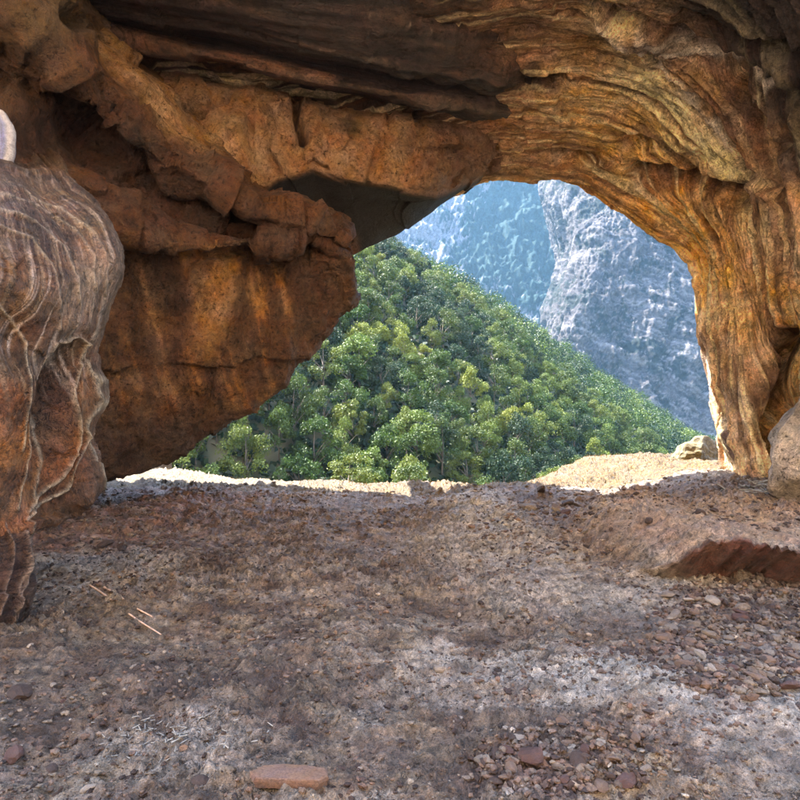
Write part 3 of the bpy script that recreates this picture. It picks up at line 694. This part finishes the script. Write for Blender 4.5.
for px_, py_, s_, kind_, lab in singles:
    x, y = spot(px_, py_); r = s_ / FPX * y
    ok(x, y, r)
    place('stone', random.choice(stone_meshes[kind_]), x, y, (r, r * random.uniform(.7, 1), r * random.uniform(.7, .95)), random.uniform(0, 6.3), sink=.35,
          tilt=(random.uniform(-.2, .2), random.uniform(-.2, .2)), label=lab, category='stone', group='loose stones on the cave floor')
zones = [  # cx, cy, rx, ry (seen), count, size range, words
    (745, 638, 82, 46, 150, (4, 12), '{} stone in the heap under the shelf'),
    (570, 762, 90, 34, 64, (4.5, 13), '{} stone in the lower right rubble'),
    (640, 690, 60, 50, 26, (2.5, 5), '{} pebble on the pale patch beside the heap'),
    (90, 680, 110, 70, 30, (2.5, 6), '{} stone on the rough left dirt'),
    (110, 540, 60, 35, 14, (2.5, 5), '{} stone on pinkish dirt below the hanging block'),
    (562, 508, 48, 15, 26, (3, 12), '{} rock in the cluster by the sill'),
]
for cx, cy, rx, ry, cnt, (s0, s1), words in zones:
    k = 0; tries = 0
    while k < cnt and tries < cnt * 30:
        tries += 1
        a = random.uniform(0, 6.283); q = math.sqrt(random.random())
        px_, py_ = cx + rx * q * math.cos(a), cy + ry * q * math.sin(a)
        if px_ > 815 or px_ < -10 or py_ > 800: continue
        s_ = s0 + (s1 - s0) * random.random() ** 2
        x, y = spot(px_, py_); r = s_ / FPX * y
        if not ok(x, y, r * .8): continue
        kd = random.choices(['brown', 'grey', 'pale', 'dark', 'rusty'], [4, 3.5, 1.6, 3, .7])[0]
        place('stone', random.choice(stone_meshes[kd]), x, y, (r, r * random.uniform(.6, 1), r * random.uniform(.6, .95)), random.uniform(0, 6.3), sink=random.uniform(.1, .5),
              tilt=(random.uniform(-.35, .35), random.uniform(-.35, .35)), label=('small ' if s_ < s0 + .2 * (s1 - s0) else 'large ' if s_ > s0 + .65 * (s1 - s0) else '') + words.format(kd) + ', ' + ('back' if py_ < cy - ry * .3 else 'front' if py_ > cy + ry * .3 else 'middle') + (' left' if px_ < cx - rx * .4 else ' right' if px_ > cx + rx * .4 else '') + ' of it', category='stone', group='loose stones on the cave floor')
        k += 1

# gravel and crumbs nobody could count
def scatter_mesh(name, pts, sizes, seed, colf, sub=1, flat=.65, mat=None):
    r = np.random.default_rng(seed); V0, F0 = ICO[sub]; n = len(pts); var = []
    for i in range(6):
        d = V0 * (1 + .35 * r.normal(size=(len(V0), 1)) * .6); var.append(d)
    var = np.array(var)[r.integers(0, 6, n)]
    a = r.uniform(0, 6.28, n); ca, sa = np.cos(a), np.sin(a)
    sx = sizes * r.uniform(.8, 1.5, n); sy = sizes * r.uniform(.6, 1, n); sz = sizes * flat * r.uniform(.6, 1.2, n)
    x = var[..., 0] * sx[:, None]; y = var[..., 1] * sy[:, None]; z = var[..., 2] * sz[:, None]
    V = np.stack([x * ca[:, None] - y * sa[:, None] + pts[:, 0:1], x * sa[:, None] + y * ca[:, None] + pts[:, 1:2], z + pts[:, 2:3]], -1)
    F = F0[None] + (np.arange(n) * len(V0))[:, None, None]
    c = np.repeat(colf(n, r), len(V0), 0)
    V = V.reshape(-1, 3)
    me = mesh_from(name, V, F.reshape(-1, 3), mat or M_stone, c, V, smooth=False)
    return link(name, me, kind='stuff')
n = 24000
yy = 2.2 * (11.0 / 2.2) ** (rng.random(n) ** 1.15); xx = rng.uniform(-.78, .78, n) * yy
dens = pn(np.stack([xx * .9, yy * .9, yy * 0], 1)) + .35 * rng.normal(size=n)
keep = (dens > -.15) & ~((yy > 5.1) & (yy < 5.8) & (xx > 2)); xx, yy = xx[keep], yy[keep]
sz = (0.005 + 0.012 * rng.random(len(xx)) ** 3) * (0.6 + yy / 5)
def gcol(n, r):
    k = r.random(n)[:, None]; base = np.where(k < .45, brown, np.where(k < .78, dark, np.where(k < .96, greyc, pale)))
    return base * r.uniform(.55, 1.1, (n, 1))
scatter_mesh('gravel', np.stack([xx, yy, gzs(xx, yy) + sz * .2], 1), sz, 3, gcol)
# heap rubble, finer
def heap(cx, cy, rx, ry, n, seed, s=(.008, .03)):
    r = np.random.default_rng(seed); a = r.uniform(0, 6.28, n); q = np.sqrt(r.random(n)) * (.8 + .3 * r.random(n))
    px_, py_ = cx + rx * q * np.cos(a), cy + ry * q * np.sin(a); m = py_ < 798; px_, py_ = px_[m], py_[m]
    d = CAMZ * FPX / (py_ - 400)
    for _ in range(4): d = (CAMZ - gzs((px_ - 400) / FPX * d, d)) * FPX / (py_ - 400)
    x = (px_ - 400) / FPX * d; sz = s[0] + (s[1] - s[0]) * r.random(len(x)) ** 2.5
    return np.stack([x, d, gzs(x, d) + sz * .3], 1), sz
pa, sa_ = heap(738, 640, 95, 54, 3000, 5, (.009, .034)); pb, sb_ = heap(570, 762, 100, 38, 1600, 6, (.006, .024))
pc, sc_ = heap(110, 560, 90, 50, 500, 8, (.01, .03)); pd_, sd_ = heap(570, 530, 110, 35, 500, 9, (.012, .04))
pe, se_ = heap(748, 533, 70, 16, 160, 12, (.01, .04)); pf, sf_ = heap(745, 590, 75, 8, 500, 13, (.01, .035))
scatter_mesh('rubble', np.concatenate([pa, pb, pc, pd_, pe, pf]), np.concatenate([sa_, sb_, sc_, sd_, se_, sf_]), 4, gcol)

# ------------------------------------------------------------------ sticks
def tube(path, r0, r1, seg=6):
    path = np.array(path, float); n = len(path); V = []; 
    for i in range(n):
        t = path[min(i + 1, n - 1)] - path[max(i - 1, 0)]; t /= np.linalg.norm(t)
        u = np.cross(t, [0, 0, 1.0001]); u /= np.linalg.norm(u) + 1e-9; v = np.cross(t, u); r = r0 + (r1 - r0) * i / (n - 1)
        for k in range(seg):
            a = 6.283 * k / seg; V.append(path[i] + r * (u * math.cos(a) + v * math.sin(a)))
    F = [[i * seg + k, i * seg + (k + 1) % seg, (i + 1) * seg + (k + 1) % seg, (i + 1) * seg + k] for i in range(n - 1) for k in range(seg)]
    return np.array(V), np.array(F)
def simple_mat(name, col, rough=.8):
    m, nt, b = nmat(name); N, L = nt.nodes, nt.links
    n = N.new('ShaderNodeTexNoise'); n.inputs['Scale'].default_value = 30; n.inputs['Detail'].default_value = 5
    cr = N.new('ShaderNodeValToRGB'); cr.color_ramp.elements[0].color = (*[c * .6 for c in col], 1); cr.color_ramp.elements[1].color = (*[min(1, c * 1.3) for c in col], 1)
    cr.color_ramp.elements[0].position = .3; cr.color_ramp.elements[1].position = .7
    tc = N.new('ShaderNodeTexCoord'); L.new(tc.outputs['Object'], n.inputs['Vector']); L.new(n.outputs['Fac'], cr.inputs[0]); L.new(cr.outputs[0], b.inputs['Base Color'])
    b.inputs['Roughness'].default_value = rough; return m
M_ash = simple_mat('weathered_wood', lin(132, 130, 124)); M_twig = simple_mat('twig', lin(186, 158, 138))
x0, y0 = spot(768, 497)
pile = bpy.data.objects.new('stick_pile', None); COL.objects.link(pile); pile.location = (x0, y0, gz(x0, y0))
pile['label'] = 'heap of bleached grey sticks at the foot of the pillar beside the boulder'; pile['category'] = 'stick pile'
for i in range(70):
    a = random.uniform(0, 6.28); L_ = random.uniform(.10, .30); q = random.gauss(0, .13); cx = random.gauss(0, .26); cz = .03 + .16 * max(0, 1 - abs(cx) / .3) * random.random()
    el = random.uniform(-.5, .5); dv = np.array([math.cos(a) * math.cos(el), math.sin(a) * math.cos(el), math.sin(el)]) * L_ / 2
    c0 = np.array([cx, q, cz + abs(dv[2]) * .6]); mid = c0 + rng.normal(size=3) * .012
    V, F = tube([c0 - dv, mid, c0 + dv], .011, .007)
    link('stick', mesh_from('stick', V, F, M_ash), pile)
for (ax, ay, bx_, by_), lab in [((90, 591, 160, 640), 'long thin stick lying slantwise on the left dirt, the nearer of two'), ((104, 590, 152, 624), 'shorter thin stick lying slantwise on the left dirt behind its neighbour')]:
    e0, e1 = spot(ax, ay), spot(bx_, by_); p = [(e0[0] + (e1[0] - e0[0]) * t + .012 * math.sin(t * 7), e0[1] + (e1[1] - e0[1]) * t) for t in np.linspace(0, 1, 8)]
    zz = [gz(a, b_) for a, b_ in p]; z_a, z_b = np.polyfit(np.linspace(0, 1, 8), zz, 1)
    V, F = tube([(a, b_, z_b + z_a * t + .012) for (a, b_), t in zip(p, np.linspace(0, 1, 8))], .009, .005)
    link('stick', mesh_from('stick', V, F, M_twig), None, label=lab, category='stick', group='sticks on the left dirt')
# pale splinters
Vs, Fs, off = [], [], 0
for i in range(90):
    px_, py_ = random.gauss(165, 32), random.gauss(738, 9)
    if py_ > 795: continue
    x, y = spot(px_, py_); a = random.uniform(0, 6.28); l = random.uniform(.008, .022); z = gz(x, y) + .008
    V, F = tube([(x - l * math.cos(a), y - l * math.sin(a), z), (x + l * math.cos(a), y + l * math.sin(a), z + random.uniform(-.004, .014))], .0035, .002, 4)
    Vs.append(V); Fs.append(F + off); off += len(V)
link('wood_litter', mesh_from('wood_litter', np.concatenate(Vs), np.concatenate(Fs), M_ash), kind='stuff')

# ------------------------------------------------------------------ wooded hill outside
def leaf_mat(name, col, trans=.25):
    m, nt, b = nmat(name); N, L = nt.nodes, nt.links
    oi = N.new('ShaderNodeObjectInfo'); tc = N.new('ShaderNodeTexCoord')
    n = N.new('ShaderNodeTexNoise'); n.inputs['Scale'].default_value = .9; n.inputs['Detail'].default_value = 4
    L.new(tc.outputs['Object'], n.inputs['Vector'])
    hs = N.new('ShaderNodeHueSaturation'); hs.inputs['Color'].default_value = (*col, 1)
    mr = N.new('ShaderNodeMapRange'); mr.inputs[3].default_value = .485; mr.inputs[4].default_value = .515; L.new(oi.outputs['Random'], mr.inputs[0]); L.new(mr.outputs[0], hs.inputs['Hue'])
    m2 = N.new('ShaderNodeMapRange'); m2.inputs[1].default_value = .3; m2.inputs[2].default_value = .7; m2.inputs[3].default_value = .65; m2.inputs[4].default_value = 1.4
    L.new(n.outputs['Fac'], m2.inputs[0]); L.new(m2.outputs[0], hs.inputs['Value']); L.new(hs.outputs[0], b.inputs['Base Color'])
    b.inputs['Roughness'].default_value = .6; b.inputs['Specular IOR Level'].default_value = .25
    t = N.new('ShaderNodeBsdfTranslucent'); L.new(hs.outputs[0], t.inputs[0]); ms = N.new('ShaderNodeMixShader'); ms.inputs[0].default_value = trans
    L.new(b.outputs[0], ms.inputs[1]); L.new(t.outputs[0], ms.inputs[2]); L.new(ms.outputs[0], nt.nodes['Material Output'].inputs[0]); return m
TINT = {'dark green': leaf_mat('leaf_dark', (.018, .035, .013)), 'mid green': leaf_mat('leaf_mid', (.038, .064, .01)),
        'pale green': leaf_mat('leaf_pale', (.078, .106, .017)), 'yellow-green': leaf_mat('leaf_yellow', (.13, .155, .02))}
M_bark = simple_mat('bark', (.09, .07, .05))

def crown_mesh(name, seed, mat, nclump=15, nleaf=220, size=.2):
    r = np.random.default_rng(seed); C = []
    for i in range(nclump):
        a = r.uniform(0, 6.28); h = r.uniform(.32, 1.0); rad = .46 * math.sin(math.pi * (.18 + .72 * (h - .3) / .7)) * r.uniform(.45, 1.0)
        C.append((rad * math.cos(a), rad * math.sin(a), h * .92, r.uniform(.08, .2)))
    C.append((0, 0, .9, .13)); C = np.array(C)
    pts, nrm = [], []
    for c in C:
        d = r.normal(size=(nleaf, 3)); d /= np.linalg.norm(d, axis=1)[:, None]; d[:, 2] = np.where(d[:, 2] < -.3, -d[:, 2], d[:, 2])
        pts.append(c[:3] + d * c[3] * r.uniform(.6, 1.22, (nleaf, 1))); nrm.append(d)
    pts = np.concatenate(pts); nrm = np.concatenate(nrm)
    nrm = nrm + .8 * r.normal(size=nrm.shape); nrm /= np.linalg.norm(nrm, axis=1)[:, None]
    u = np.cross(nrm, r.normal(size=nrm.shape)); u /= np.linalg.norm(u, axis=1)[:, None]; v = np.cross(nrm, u)
    s = size * .105 * r.uniform(.6, 1.3, (len(pts), 1))
    V = np.stack([pts - u * s, pts + v * s * .6, pts + u * s, pts - v * s * .6], 1).reshape(-1, 3)
    F = np.arange(len(V)).reshape(-1, 4)
    return mesh_from(name, V, F, mat, smooth=False)
def trunk_mesh(name, seed):
    r = np.random.default_rng(seed); Vs, Fs, off = [], [], 0
    path = [(0, 0, -.08), (r.normal() * .01, 0, .2), (r.normal() * .02, r.normal() * .02, .5), (0, 0, .85)]
    parts = [(path, .028, .006)]
    for i in range(5):
        a = r.uniform(0, 6.28); z = r.uniform(.25, .55); parts.append(([(0, 0, z), (.15 * math.cos(a), .15 * math.sin(a), z + .14), (.3 * math.cos(a), .3 * math.sin(a), z + .25)], .012, .003))
    for pth, a, b_ in parts:
        V, F = tube(pth, a, b_, 5); Vs.append(V); Fs.append(F + off); off += len(V)
    return mesh_from(name, np.concatenate(Vs), np.concatenate(Fs), M_bark)
crowns = {k: [crown_mesh('crown', 50 + 10 * i + len(k), m, size=[.20, .23, .18][i]) for i in range(3)] for k, m in TINT.items()}
trunks = [trunk_mesh('trunk', 5 + i) for i in range(3)]

# hill loft: rows of surveyed points from the foot to the crest, then the far side
crest = [(-500, -50, 95), (0, 20, 108), (200, 120, 125), (330, 222, 140), (398, 266, 150), (480, 308, 168), (560, 360, 195), (640, 411, 230), (720, 454, 265), (900, 500, 320), (1400, 560, 420)]
foot = [(-500, 640, 45), (0, 640, 50), (200, 620, 52), (330, 610, 54), (398, 600, 56), (480, 590, 60), (560, 580, 68), (640, 560, 85), (720, 530, 120), (900, 540, 200), (1400, 570, 320)]
hr = []
for t in (0, .25, .5, .75, 1.0):
    row = []
    for a, b_ in zip(foot, crest):
        p = W(*a) * (1 - t) + W(*b_) * t; p[2] += 5 * math.sin(t * math.pi); row.append(p)
    hr.append(row)
hr.append([W(*b_) + np.array([6, 30, -6]) for b_ in crest]); hr.append([W(*b_) + np.array([20, 110, -60]) for b_ in crest])
hr.insert(0, [W(*a) + np.array([0, -30, -14]) for a in foot])
A = np.array(hr); NR, NC = 150, 260
G = crm(A, NR); G = crm(G.transpose(1, 0, 2), NC).transpose(1, 0, 2); HP = G.reshape(-1, 3)
HP[:, 2] += 2.2 * fbm(HP * np.array([.03, .03, 0]) + 1, 4) + .5 * fbm(HP * np.array([.2, .2, 0]), 3)
HG = HP.reshape(NR, NC, 3)
def ground_mat(name, c1, c2, sc):
    m, nt, b = nmat(name); N, L = nt.nodes, nt.links; tc = N.new('ShaderNodeTexCoord')
    n = N.new('ShaderNodeTexNoise'); n.inputs['Scale'].default_value = sc; n.inputs['Detail'].default_value = 8; L.new(tc.outputs['Object'], n.inputs['Vector'])
    cr = N.new('ShaderNodeValToRGB'); cr.color_ramp.elements[0].color = (*c1, 1); cr.color_ramp.elements[1].color = (*c2, 1); cr.color_ramp.elements[0].position = .35; cr.color_ramp.elements[1].position = .65
    L.new(n.outputs['Fac'], cr.inputs[0]); L.new(cr.outputs[0], b.inputs['Base Color']); b.inputs['Roughness'].default_value = .95; return m
link('hill', mesh_from('hill', HP, gridfaces(NR, NC), ground_mat('hill_soil', (.03, .045, .02), (.10, .09, .05), .3)), kind='structure')
# valley floor reaching the far mountains
gx = np.linspace(-1500, 1500, 60); gy = np.linspace(30, 1800, 60); X, Y = np.meshgrid(gx, gy)
P = np.stack([X.ravel(), Y.ravel(), np.full(X.size, -75.0)], 1); P[:, 2] += 8 * fbm(P * np.array([.004, .004, 0]), 3)
P[:, 2] = np.where(P[:, 1] < 60, P[:, 2], P[:, 2])
link('valley', mesh_from('valley', P, gridfaces(60, 60), ground_mat('valley_soil', (.04, .06, .03), (.10, .10, .05), .02)), kind='structure')

def visible(P):
    px, py = sight(P)
    edge_x = [165, 230, 272, 318, 356, 360, 400, 440, 490, 568, 600, 650, 686, 700, 712, 722]
    edge_y = [461, 424, 395, 343, 300, 240, 236, 205, 178, 178, 198, 233, 268, 330, 400, 470]
    return (px > 150) & (px < 735) & (py > np.interp(px, edge_x, edge_y) - 18) & (py < 512)
cand = []
tr = np.random.default_rng(31)
for _ in range(26000):
    v_, u_ = tr.uniform(8, NR * .80), (tr.uniform(0, NC - 2) if _ % 3 == 0 else tr.uniform(NC * .1, NC * .82)); i, j = int(v_), int(u_); fi, fj = v_ - i, u_ - j
    p = (HG[i, j] * (1 - fi) * (1 - fj) + HG[i + 1, j] * fi * (1 - fj) + HG[i, j + 1] * (1 - fi) * fj + HG[i + 1, j + 1] * fi * fj)
    if p[0] < -.62 * p[1] or p[0] > .68 * p[1]: continue
    cand.append(p)
chosen = np.zeros((0, 3))
for p in cand:
    if len(chosen) == 0 or np.min((chosen[:, 0] - p[0]) ** 2 + (chosen[:, 1] - p[1]) ** 2 + .5 * (chosen[:, 2] - p[2]) ** 2) > (2.75 + .005 * p[1]) ** 2:
        chosen = np.vstack([chosen, p])
vis = visible(chosen + np.array([0, 0, 2.4]))
order = np.argsort(chosen[:, 1]); nth = 0; rest = []
for i in order:
    p = chosen[i]
    if not vis[i] or nth >= 300: rest.append(p); continue
    nth += 1
    n_ = pn(np.array([[p[0] * .06, p[1] * .06, 0]]))[0] + random.uniform(-.65, .6)
    kd = 'dark green' if n_ < -.28 else 'mid green' if n_ < .22 else 'pale green' if n_ < .68 else 'yellow-green'
    px_, py_ = sight(np.array([p])); px_, py_ = px_[0], py_[0]
    crest_y = np.interp(px_, [c[0] for c in crest], [c[1] for c in crest])
    rel = (py_ - crest_y) / (490 - crest_y)
    part = 'on the crest' if rel < .12 else 'on the upper slope' if rel < .36 else 'on the middle slope' if rel < .6 else 'on the lower slope' if rel < .84 else 'at the slope foot'
    side = ['left of the block tip', 'under the block tip', 'under the dark-bottomed ledge', 'under the left arch top', 'under the right arch top', 'under the right arch shoulder', 'beside the orange pillar'][int(np.searchsorted([300, 365, 435, 500, 570, 650], px_))]
    H = random.uniform(3.8, 6.2) * (.85 if kd == 'yellow-green' else 1)
    t = bpy.data.objects.new('tree', None); COL.objects.link(t); t.location = p; t.rotation_euler = (0, 0, random.uniform(0, 6.3))
    wd = random.uniform(.82, 1.2); t.scale = (H * wd, H * wd, H * 1.2)
    size = 'tall ' if H > 5.6 else 'small ' if H < 4.4 else 'broad ' if wd > 1.05 else ''
    t['label'] = f'{size}{kd} tree {part}, {side}'; t['category'] = 'tree'; t['group'] = 'trees on the wooded hill'
    link('crown', random.choice(crowns[kd]), t); link('trunk', random.choice(trunks), t)
# the rest of the wood, out of the photo's sight
def join_trees(name, pts, seed, nleaf=320):
    r = np.random.default_rng(seed); Vs = []
    for p in pts:
        H = r.uniform(3.8, 6.2); d = r.normal(size=(nleaf, 3)); d /= np.linalg.norm(d, axis=1)[:, None]
        q = d * np.array([.46, .46, .5]) * r.uniform(.6, 1.05, (nleaf, 1)) * (1 + .4 * fbm(d * 2.6 + p[0], 2))[:, None] + np.array([0, 0, .62])
        nn = d + .6 * r.normal(size=d.shape); nn /= np.linalg.norm(nn, axis=1)[:, None]
        u = np.cross(nn, r.normal(size=d.shape)); u /= np.linalg.norm(u, axis=1)[:, None]; v = np.cross(nn, u); s = .045
        Vs.append((np.stack([q - u * s, q + v * s * .7, q + u * s, q - v * s * .7], 1) * H + p).reshape(-1, 3))
    V = np.concatenate(Vs); me = mesh_from(name, V, np.arange(len(V)).reshape(-1, 4), TINT['mid green'], smooth=False)
    me.materials.append(TINT['dark green']); me.materials.append(TINT['pale green'])
    me.polygons.foreach_set('material_index', np.repeat(r.choice(3, len(pts), p=[.45, .35, .2]), nleaf).astype(np.int32)); me.update()
    return link(name, me, kind='stuff')
if rest: join_trees('distant_wood', rest, 3)
# undergrowth between the trees
ug = np.random.default_rng(77); n = 60000
vv, uu = ug.uniform(4, NR * .8, n), ug.uniform(0, NC - 2, n); i, j = vv.astype(int), uu.astype(int); fi, fj = (vv - i)[:, None], (uu - j)[:, None]
q = HG[i, j] * (1 - fi) * (1 - fj) + HG[i + 1, j] * fi * (1 - fj) + HG[i, j + 1] * (1 - fi) * fj + HG[i + 1, j + 1] * fi * fj
q[:, 2] += ug.random(n) ** 1.5 * 2.2; nn = ug.normal(size=(n, 3)); nn[:, 2] += 1; nn /= np.linalg.norm(nn, axis=1)[:, None]
u = np.cross(nn, ug.normal(size=nn.shape)); u /= np.linalg.norm(u, axis=1)[:, None]; v = np.cross(nn, u); s = ug.uniform(.25, .6, (n, 1))
V = np.stack([q - u * s, q + v * s, q + u * s, q - v * s], 1).reshape(-1, 3)
link('undergrowth', mesh_from('undergrowth', V, np.arange(len(V)).reshape(-1, 4), TINT['dark green'], smooth=False), kind='stuff')

# ------------------------------------------------------------------ far mountains
def mountain(name, cols, nr, nc, amp, seed, colf, mat):
    A = np.array([[W(*p) for p in c] for c in cols]).transpose(1, 0, 2)
    G = crm(A, nr); G = crm(G.transpose(1, 0, 2), nc).transpose(1, 0, 2); N = grid_normals(G).reshape(-1, 3)
    N *= np.sign(np.sum(N * -G.reshape(-1, 3), -1).sum()); P = G.reshape(-1, 3)
    s = 1 / 60.0
    h = amp * (.8 * fbm(P * s * .5 + seed, 3) + .38 * ridged(P * s * np.array([1.6, 1.6, .5]) + seed, 5, .6) + .22 * fbm(P * s * np.array([6, 6, 3]), 4, .65) + .28 * facets(P * s, 2.0, seed) + .13 * facets(P * s, 7.0, seed) + .04 * facets(P * s, 22.0, seed))
    c = colf(P, h); P = P + N * h[:, None]
    return link(name, mesh_from(name, P, gridfaces(nr, nc), mat, np.clip(c, .01, .9), P * .02), kind='structure')
def far_mat(name):
    m, nt, b = nmat(name); N, L = nt.nodes, nt.links; att = N.new('ShaderNodeAttribute'); att.attribute_name = 'rock_col'
    tc = N.new('ShaderNodeTexCoord'); n = N.new('ShaderNodeTexNoise'); n.inputs['Scale'].default_value = .22; n.inputs['Detail'].default_value = 9; n.inputs['Roughness'].default_value = .8
    L.new(tc.outputs['Object'], n.inputs['Vector']); mr = N.new('ShaderNodeMapRange'); mr.inputs[1].default_value = .35; mr.inputs[2].default_value = .65; mr.inputs[3].default_value = .35; mr.inputs[4].default_value = 1.6
    L.new(n.outputs['Fac'], mr.inputs[0]); mx = N.new('ShaderNodeVectorMath'); mx.operation = 'SCALE'; L.new(att.outputs['Color'], mx.inputs[0]); L.new(mr.outputs[0], mx.inputs['Scale'])
    L.new(mx.outputs[0], b.inputs['Base Color']); b.inputs['Roughness'].default_value = .95; b.inputs['Specular IOR Level'].default_value = .1
    bp = N.new('ShaderNodeBump'); bp.inputs['Distance'].default_value = 4; bp.inputs['Strength'].default_value = .9; L.new(n.outputs['Fac'], bp.inputs['Height']); L.new(bp.outputs[0], b.inputs['Normal']); return m
M_far = far_mat('limestone_cliff')
def far_col(P, h):
    px, py = sight(P); n = fbm(P / 45.0, 4); n2 = fbm(P / 14.0 + 3, 4)
    c = np.tile(lin(116, 112, 118), (len(P), 1)); green = lin(6, 44, 42)
    n3 = fbm(P / 5.5 + 13, 3)
    m = sstep(-.12, .12, .8 * n + .5 * n2 + .9 * n3 + 1.1 * blob(px, py, 510, 235, 62, 48, 0) + .32 - .6 * blob(px, py, 440, 225, 40, 30) - .3 * sstep(520, 420, px) - .4 * sstep(200, 175, py))
    return mix(c, m, green, .9)
def cliff_col(P, h):
    px, py = sight(P); n = fbm(P / 22.0, 4); n2 = fbm(P / 9.0 + 3, 4)
    c = np.tile(lin(82, 77, 78), (len(P), 1))
    n3 = fbm(P / 2.4 + 13, 3)
    m = sstep(.0, .3, n + .6 * n2 + .7 * n3 - .3 + .6 * blob(px, py, 620, 330, 120, 14, 32) + .3 * blob(px, py, 560, 190, 60, 14, 25))
    st = fbm(np.stack([(P[:, 2] + .55 * P[:, 0]) / 3.2, P[:, 0] / 60, P[:, 2] / 60], 1), 4, .65)   # tilted beds
    c = mix(c, sstep(.1, .4, st), lin(52, 52, 56), .6); c = mix(c, sstep(.15, .5, -st), lin(122, 116, 116), .6)
    return mix(c, m, lin(24, 36, 34), .8)
far_cols = [[(x, 520, 700), (x, 400, 820), (x, 300, 950), (x - 5, 200, 1120), (x - 10, 90 + dy, 1300), (x - 20, 20 + dy, 1500)] for x, dy in
            [(150, 0), (250, 0), (350, 0), (430, 10), (500, 0), (570, 0), (650, 10), (760, 0)]]
mountain('mountain', far_cols, 340, 360, 24, 3.0, far_col, M_far)
cl_cols = [[(556, 560, 600), (568, 420, 680), (550, 330, 740), (560, 260, 800), (545, 200, 880), (538, 150, 980)],
           [(570, 560, 470), (582, 420, 510), (562, 330, 540), (576, 250, 590), (556, 190, 660), (550, 120, 760)],
           [(620, 560, 440), (620, 420, 480), (622, 330, 510), (622, 250, 545), (615, 190, 590), (610, 110, 700)],
           [(700, 560, 430), (700, 430, 470), (700, 350, 500), (700, 260, 530), (700, 180, 570), (700, 90, 680)],
           [(850, 560, 420), (850, 430, 450), (850, 340, 480), (850, 250, 510), (850, 150, 550), (850, 50, 680)],
           [(1200, 560, 400), (1200, 430, 430), (1200, 340, 450), (1200, 250, 480), (1200, 150, 530), (1200, 50, 650)]]
mountain('cliff', cl_cols[:-1] + [[(x + 60, y, d - 10) for x, y, d in cl_cols[-2]]], 340, 420, 9, 8.0, cliff_col, M_far)

# unseen slope added behind the camera to bounce warm sunlight into the cave
bk = [[np.array([x, -9 - .004 * x * x * 0.5 - k[0], k[1]]) for x in np.linspace(-90, 90, 12)] for k in ((0, -1), (3, 6), (8, 18), (16, 36), (28, 62))]
def bk_disp(P, px, py, fl): return 1.2 * fbm(P * .12, 4) + .4 * ridged(P * .5, 3), None
def bk_paint(P, px, py, fl, h): return mix(np.tile(lin(232, 200, 158), (len(P), 1)), sstep(0, .5, fbm(P * .3, 3)), lin(212, 168, 116), .7)
patch('bounce_slope', bk, 90, 160, bk_disp, bk_paint, M_wall, world_pts=True, kind='structure')

# dry grass on the sunlit lip
gr = np.random.default_rng(9); n = 9000
gx_ = gr.uniform(-3.5, 7.2, n); gy_ = drop_line(gx_) - gr.uniform(-1.0, 3.2, n); keep = (gy_ > 10.3) & ((gx_ > -2) | (gy_ > 12.2)); gx_, gy_ = gx_[keep], gy_[keep]; n = len(gx_)
z = gzs(gx_, gy_); a = gr.uniform(0, 6.28, n); hgt = gr.uniform(.02, .07, n); w_ = .006; ln = gr.normal(size=(n, 2)) * .03
V = np.stack([np.stack([gx_ - w_ * np.cos(a), gy_ - w_ * np.sin(a), z - .01], 1), np.stack([gx_ + w_ * np.cos(a), gy_ + w_ * np.sin(a), z - .01], 1), np.stack([gx_ + ln[:, 0], gy_ + ln[:, 1], z + hgt], 1)], 1).reshape(-1, 3)
link('dry_grass', mesh_from('dry_grass', V, np.arange(len(V)).reshape(-1, 3), simple_mat('straw', lin(112, 84, 22)), smooth=False), kind='stuff')
# a few bright shrubs right behind the lip
for px_, py_, s_, lab in [(350, 468, 1.6, 'bright green bush just behind the sunlit lip, the leftmost one'), (552, 478, .9, 'small yellow-green bush behind the lip, left of the ochre bank'), (410, 476, 1.3, 'mid green bush behind the sunlit lip right of the bright one')]:
    t = bpy.data.objects.new('bush', None); COL.objects.link(t); d_ = 26 if s_ > 1 else 19
    w = W(px_, py_ + 0, d_); t.location = (w[0], w[1], w[2] - s_ * 1.0); t.scale = (s_ * 1.5, s_ * 1.5, s_ * 1.3)
    t['label'] = lab; t['category'] = 'bush'
    link('foliage', crowns['pale green' if 'mid' not in lab else 'mid green'][0], t); link('stem', trunks[0], t)

# ------------------------------------------------------------------ air
me = bpy.data.meshes.new('haze'); x0, x1, y0, y1, z0, z1 = -2600, 2600, -60, 2300, -140, 1250
V = [(x, y, z) for z in (z0, z1) for y in (y0, y1) for x in (x0, x1)]
me.from_pydata(V, [], [(0, 2, 3, 1), (4, 5, 7, 6), (0, 1, 5, 4), (2, 6, 7, 3), (0, 4, 6, 2), (1, 3, 7, 5)])
hm = bpy.data.materials.new('haze_air'); hm.use_nodes = True; nt = hm.node_tree; nt.nodes.remove(nt.nodes['Principled BSDF'])
pv = nt.nodes.new('ShaderNodeVolumePrincipled'); pv.inputs['Color'].default_value = (.36, .66, 1.0, 1); pv.inputs['Density'].default_value = .00007; pv.inputs['Anisotropy'].default_value = 0.2
nt.links.new(pv.outputs[0], nt.nodes['Material Output'].inputs['Volume']); me.materials.append(hm)
link('haze', me, kind='stuff')
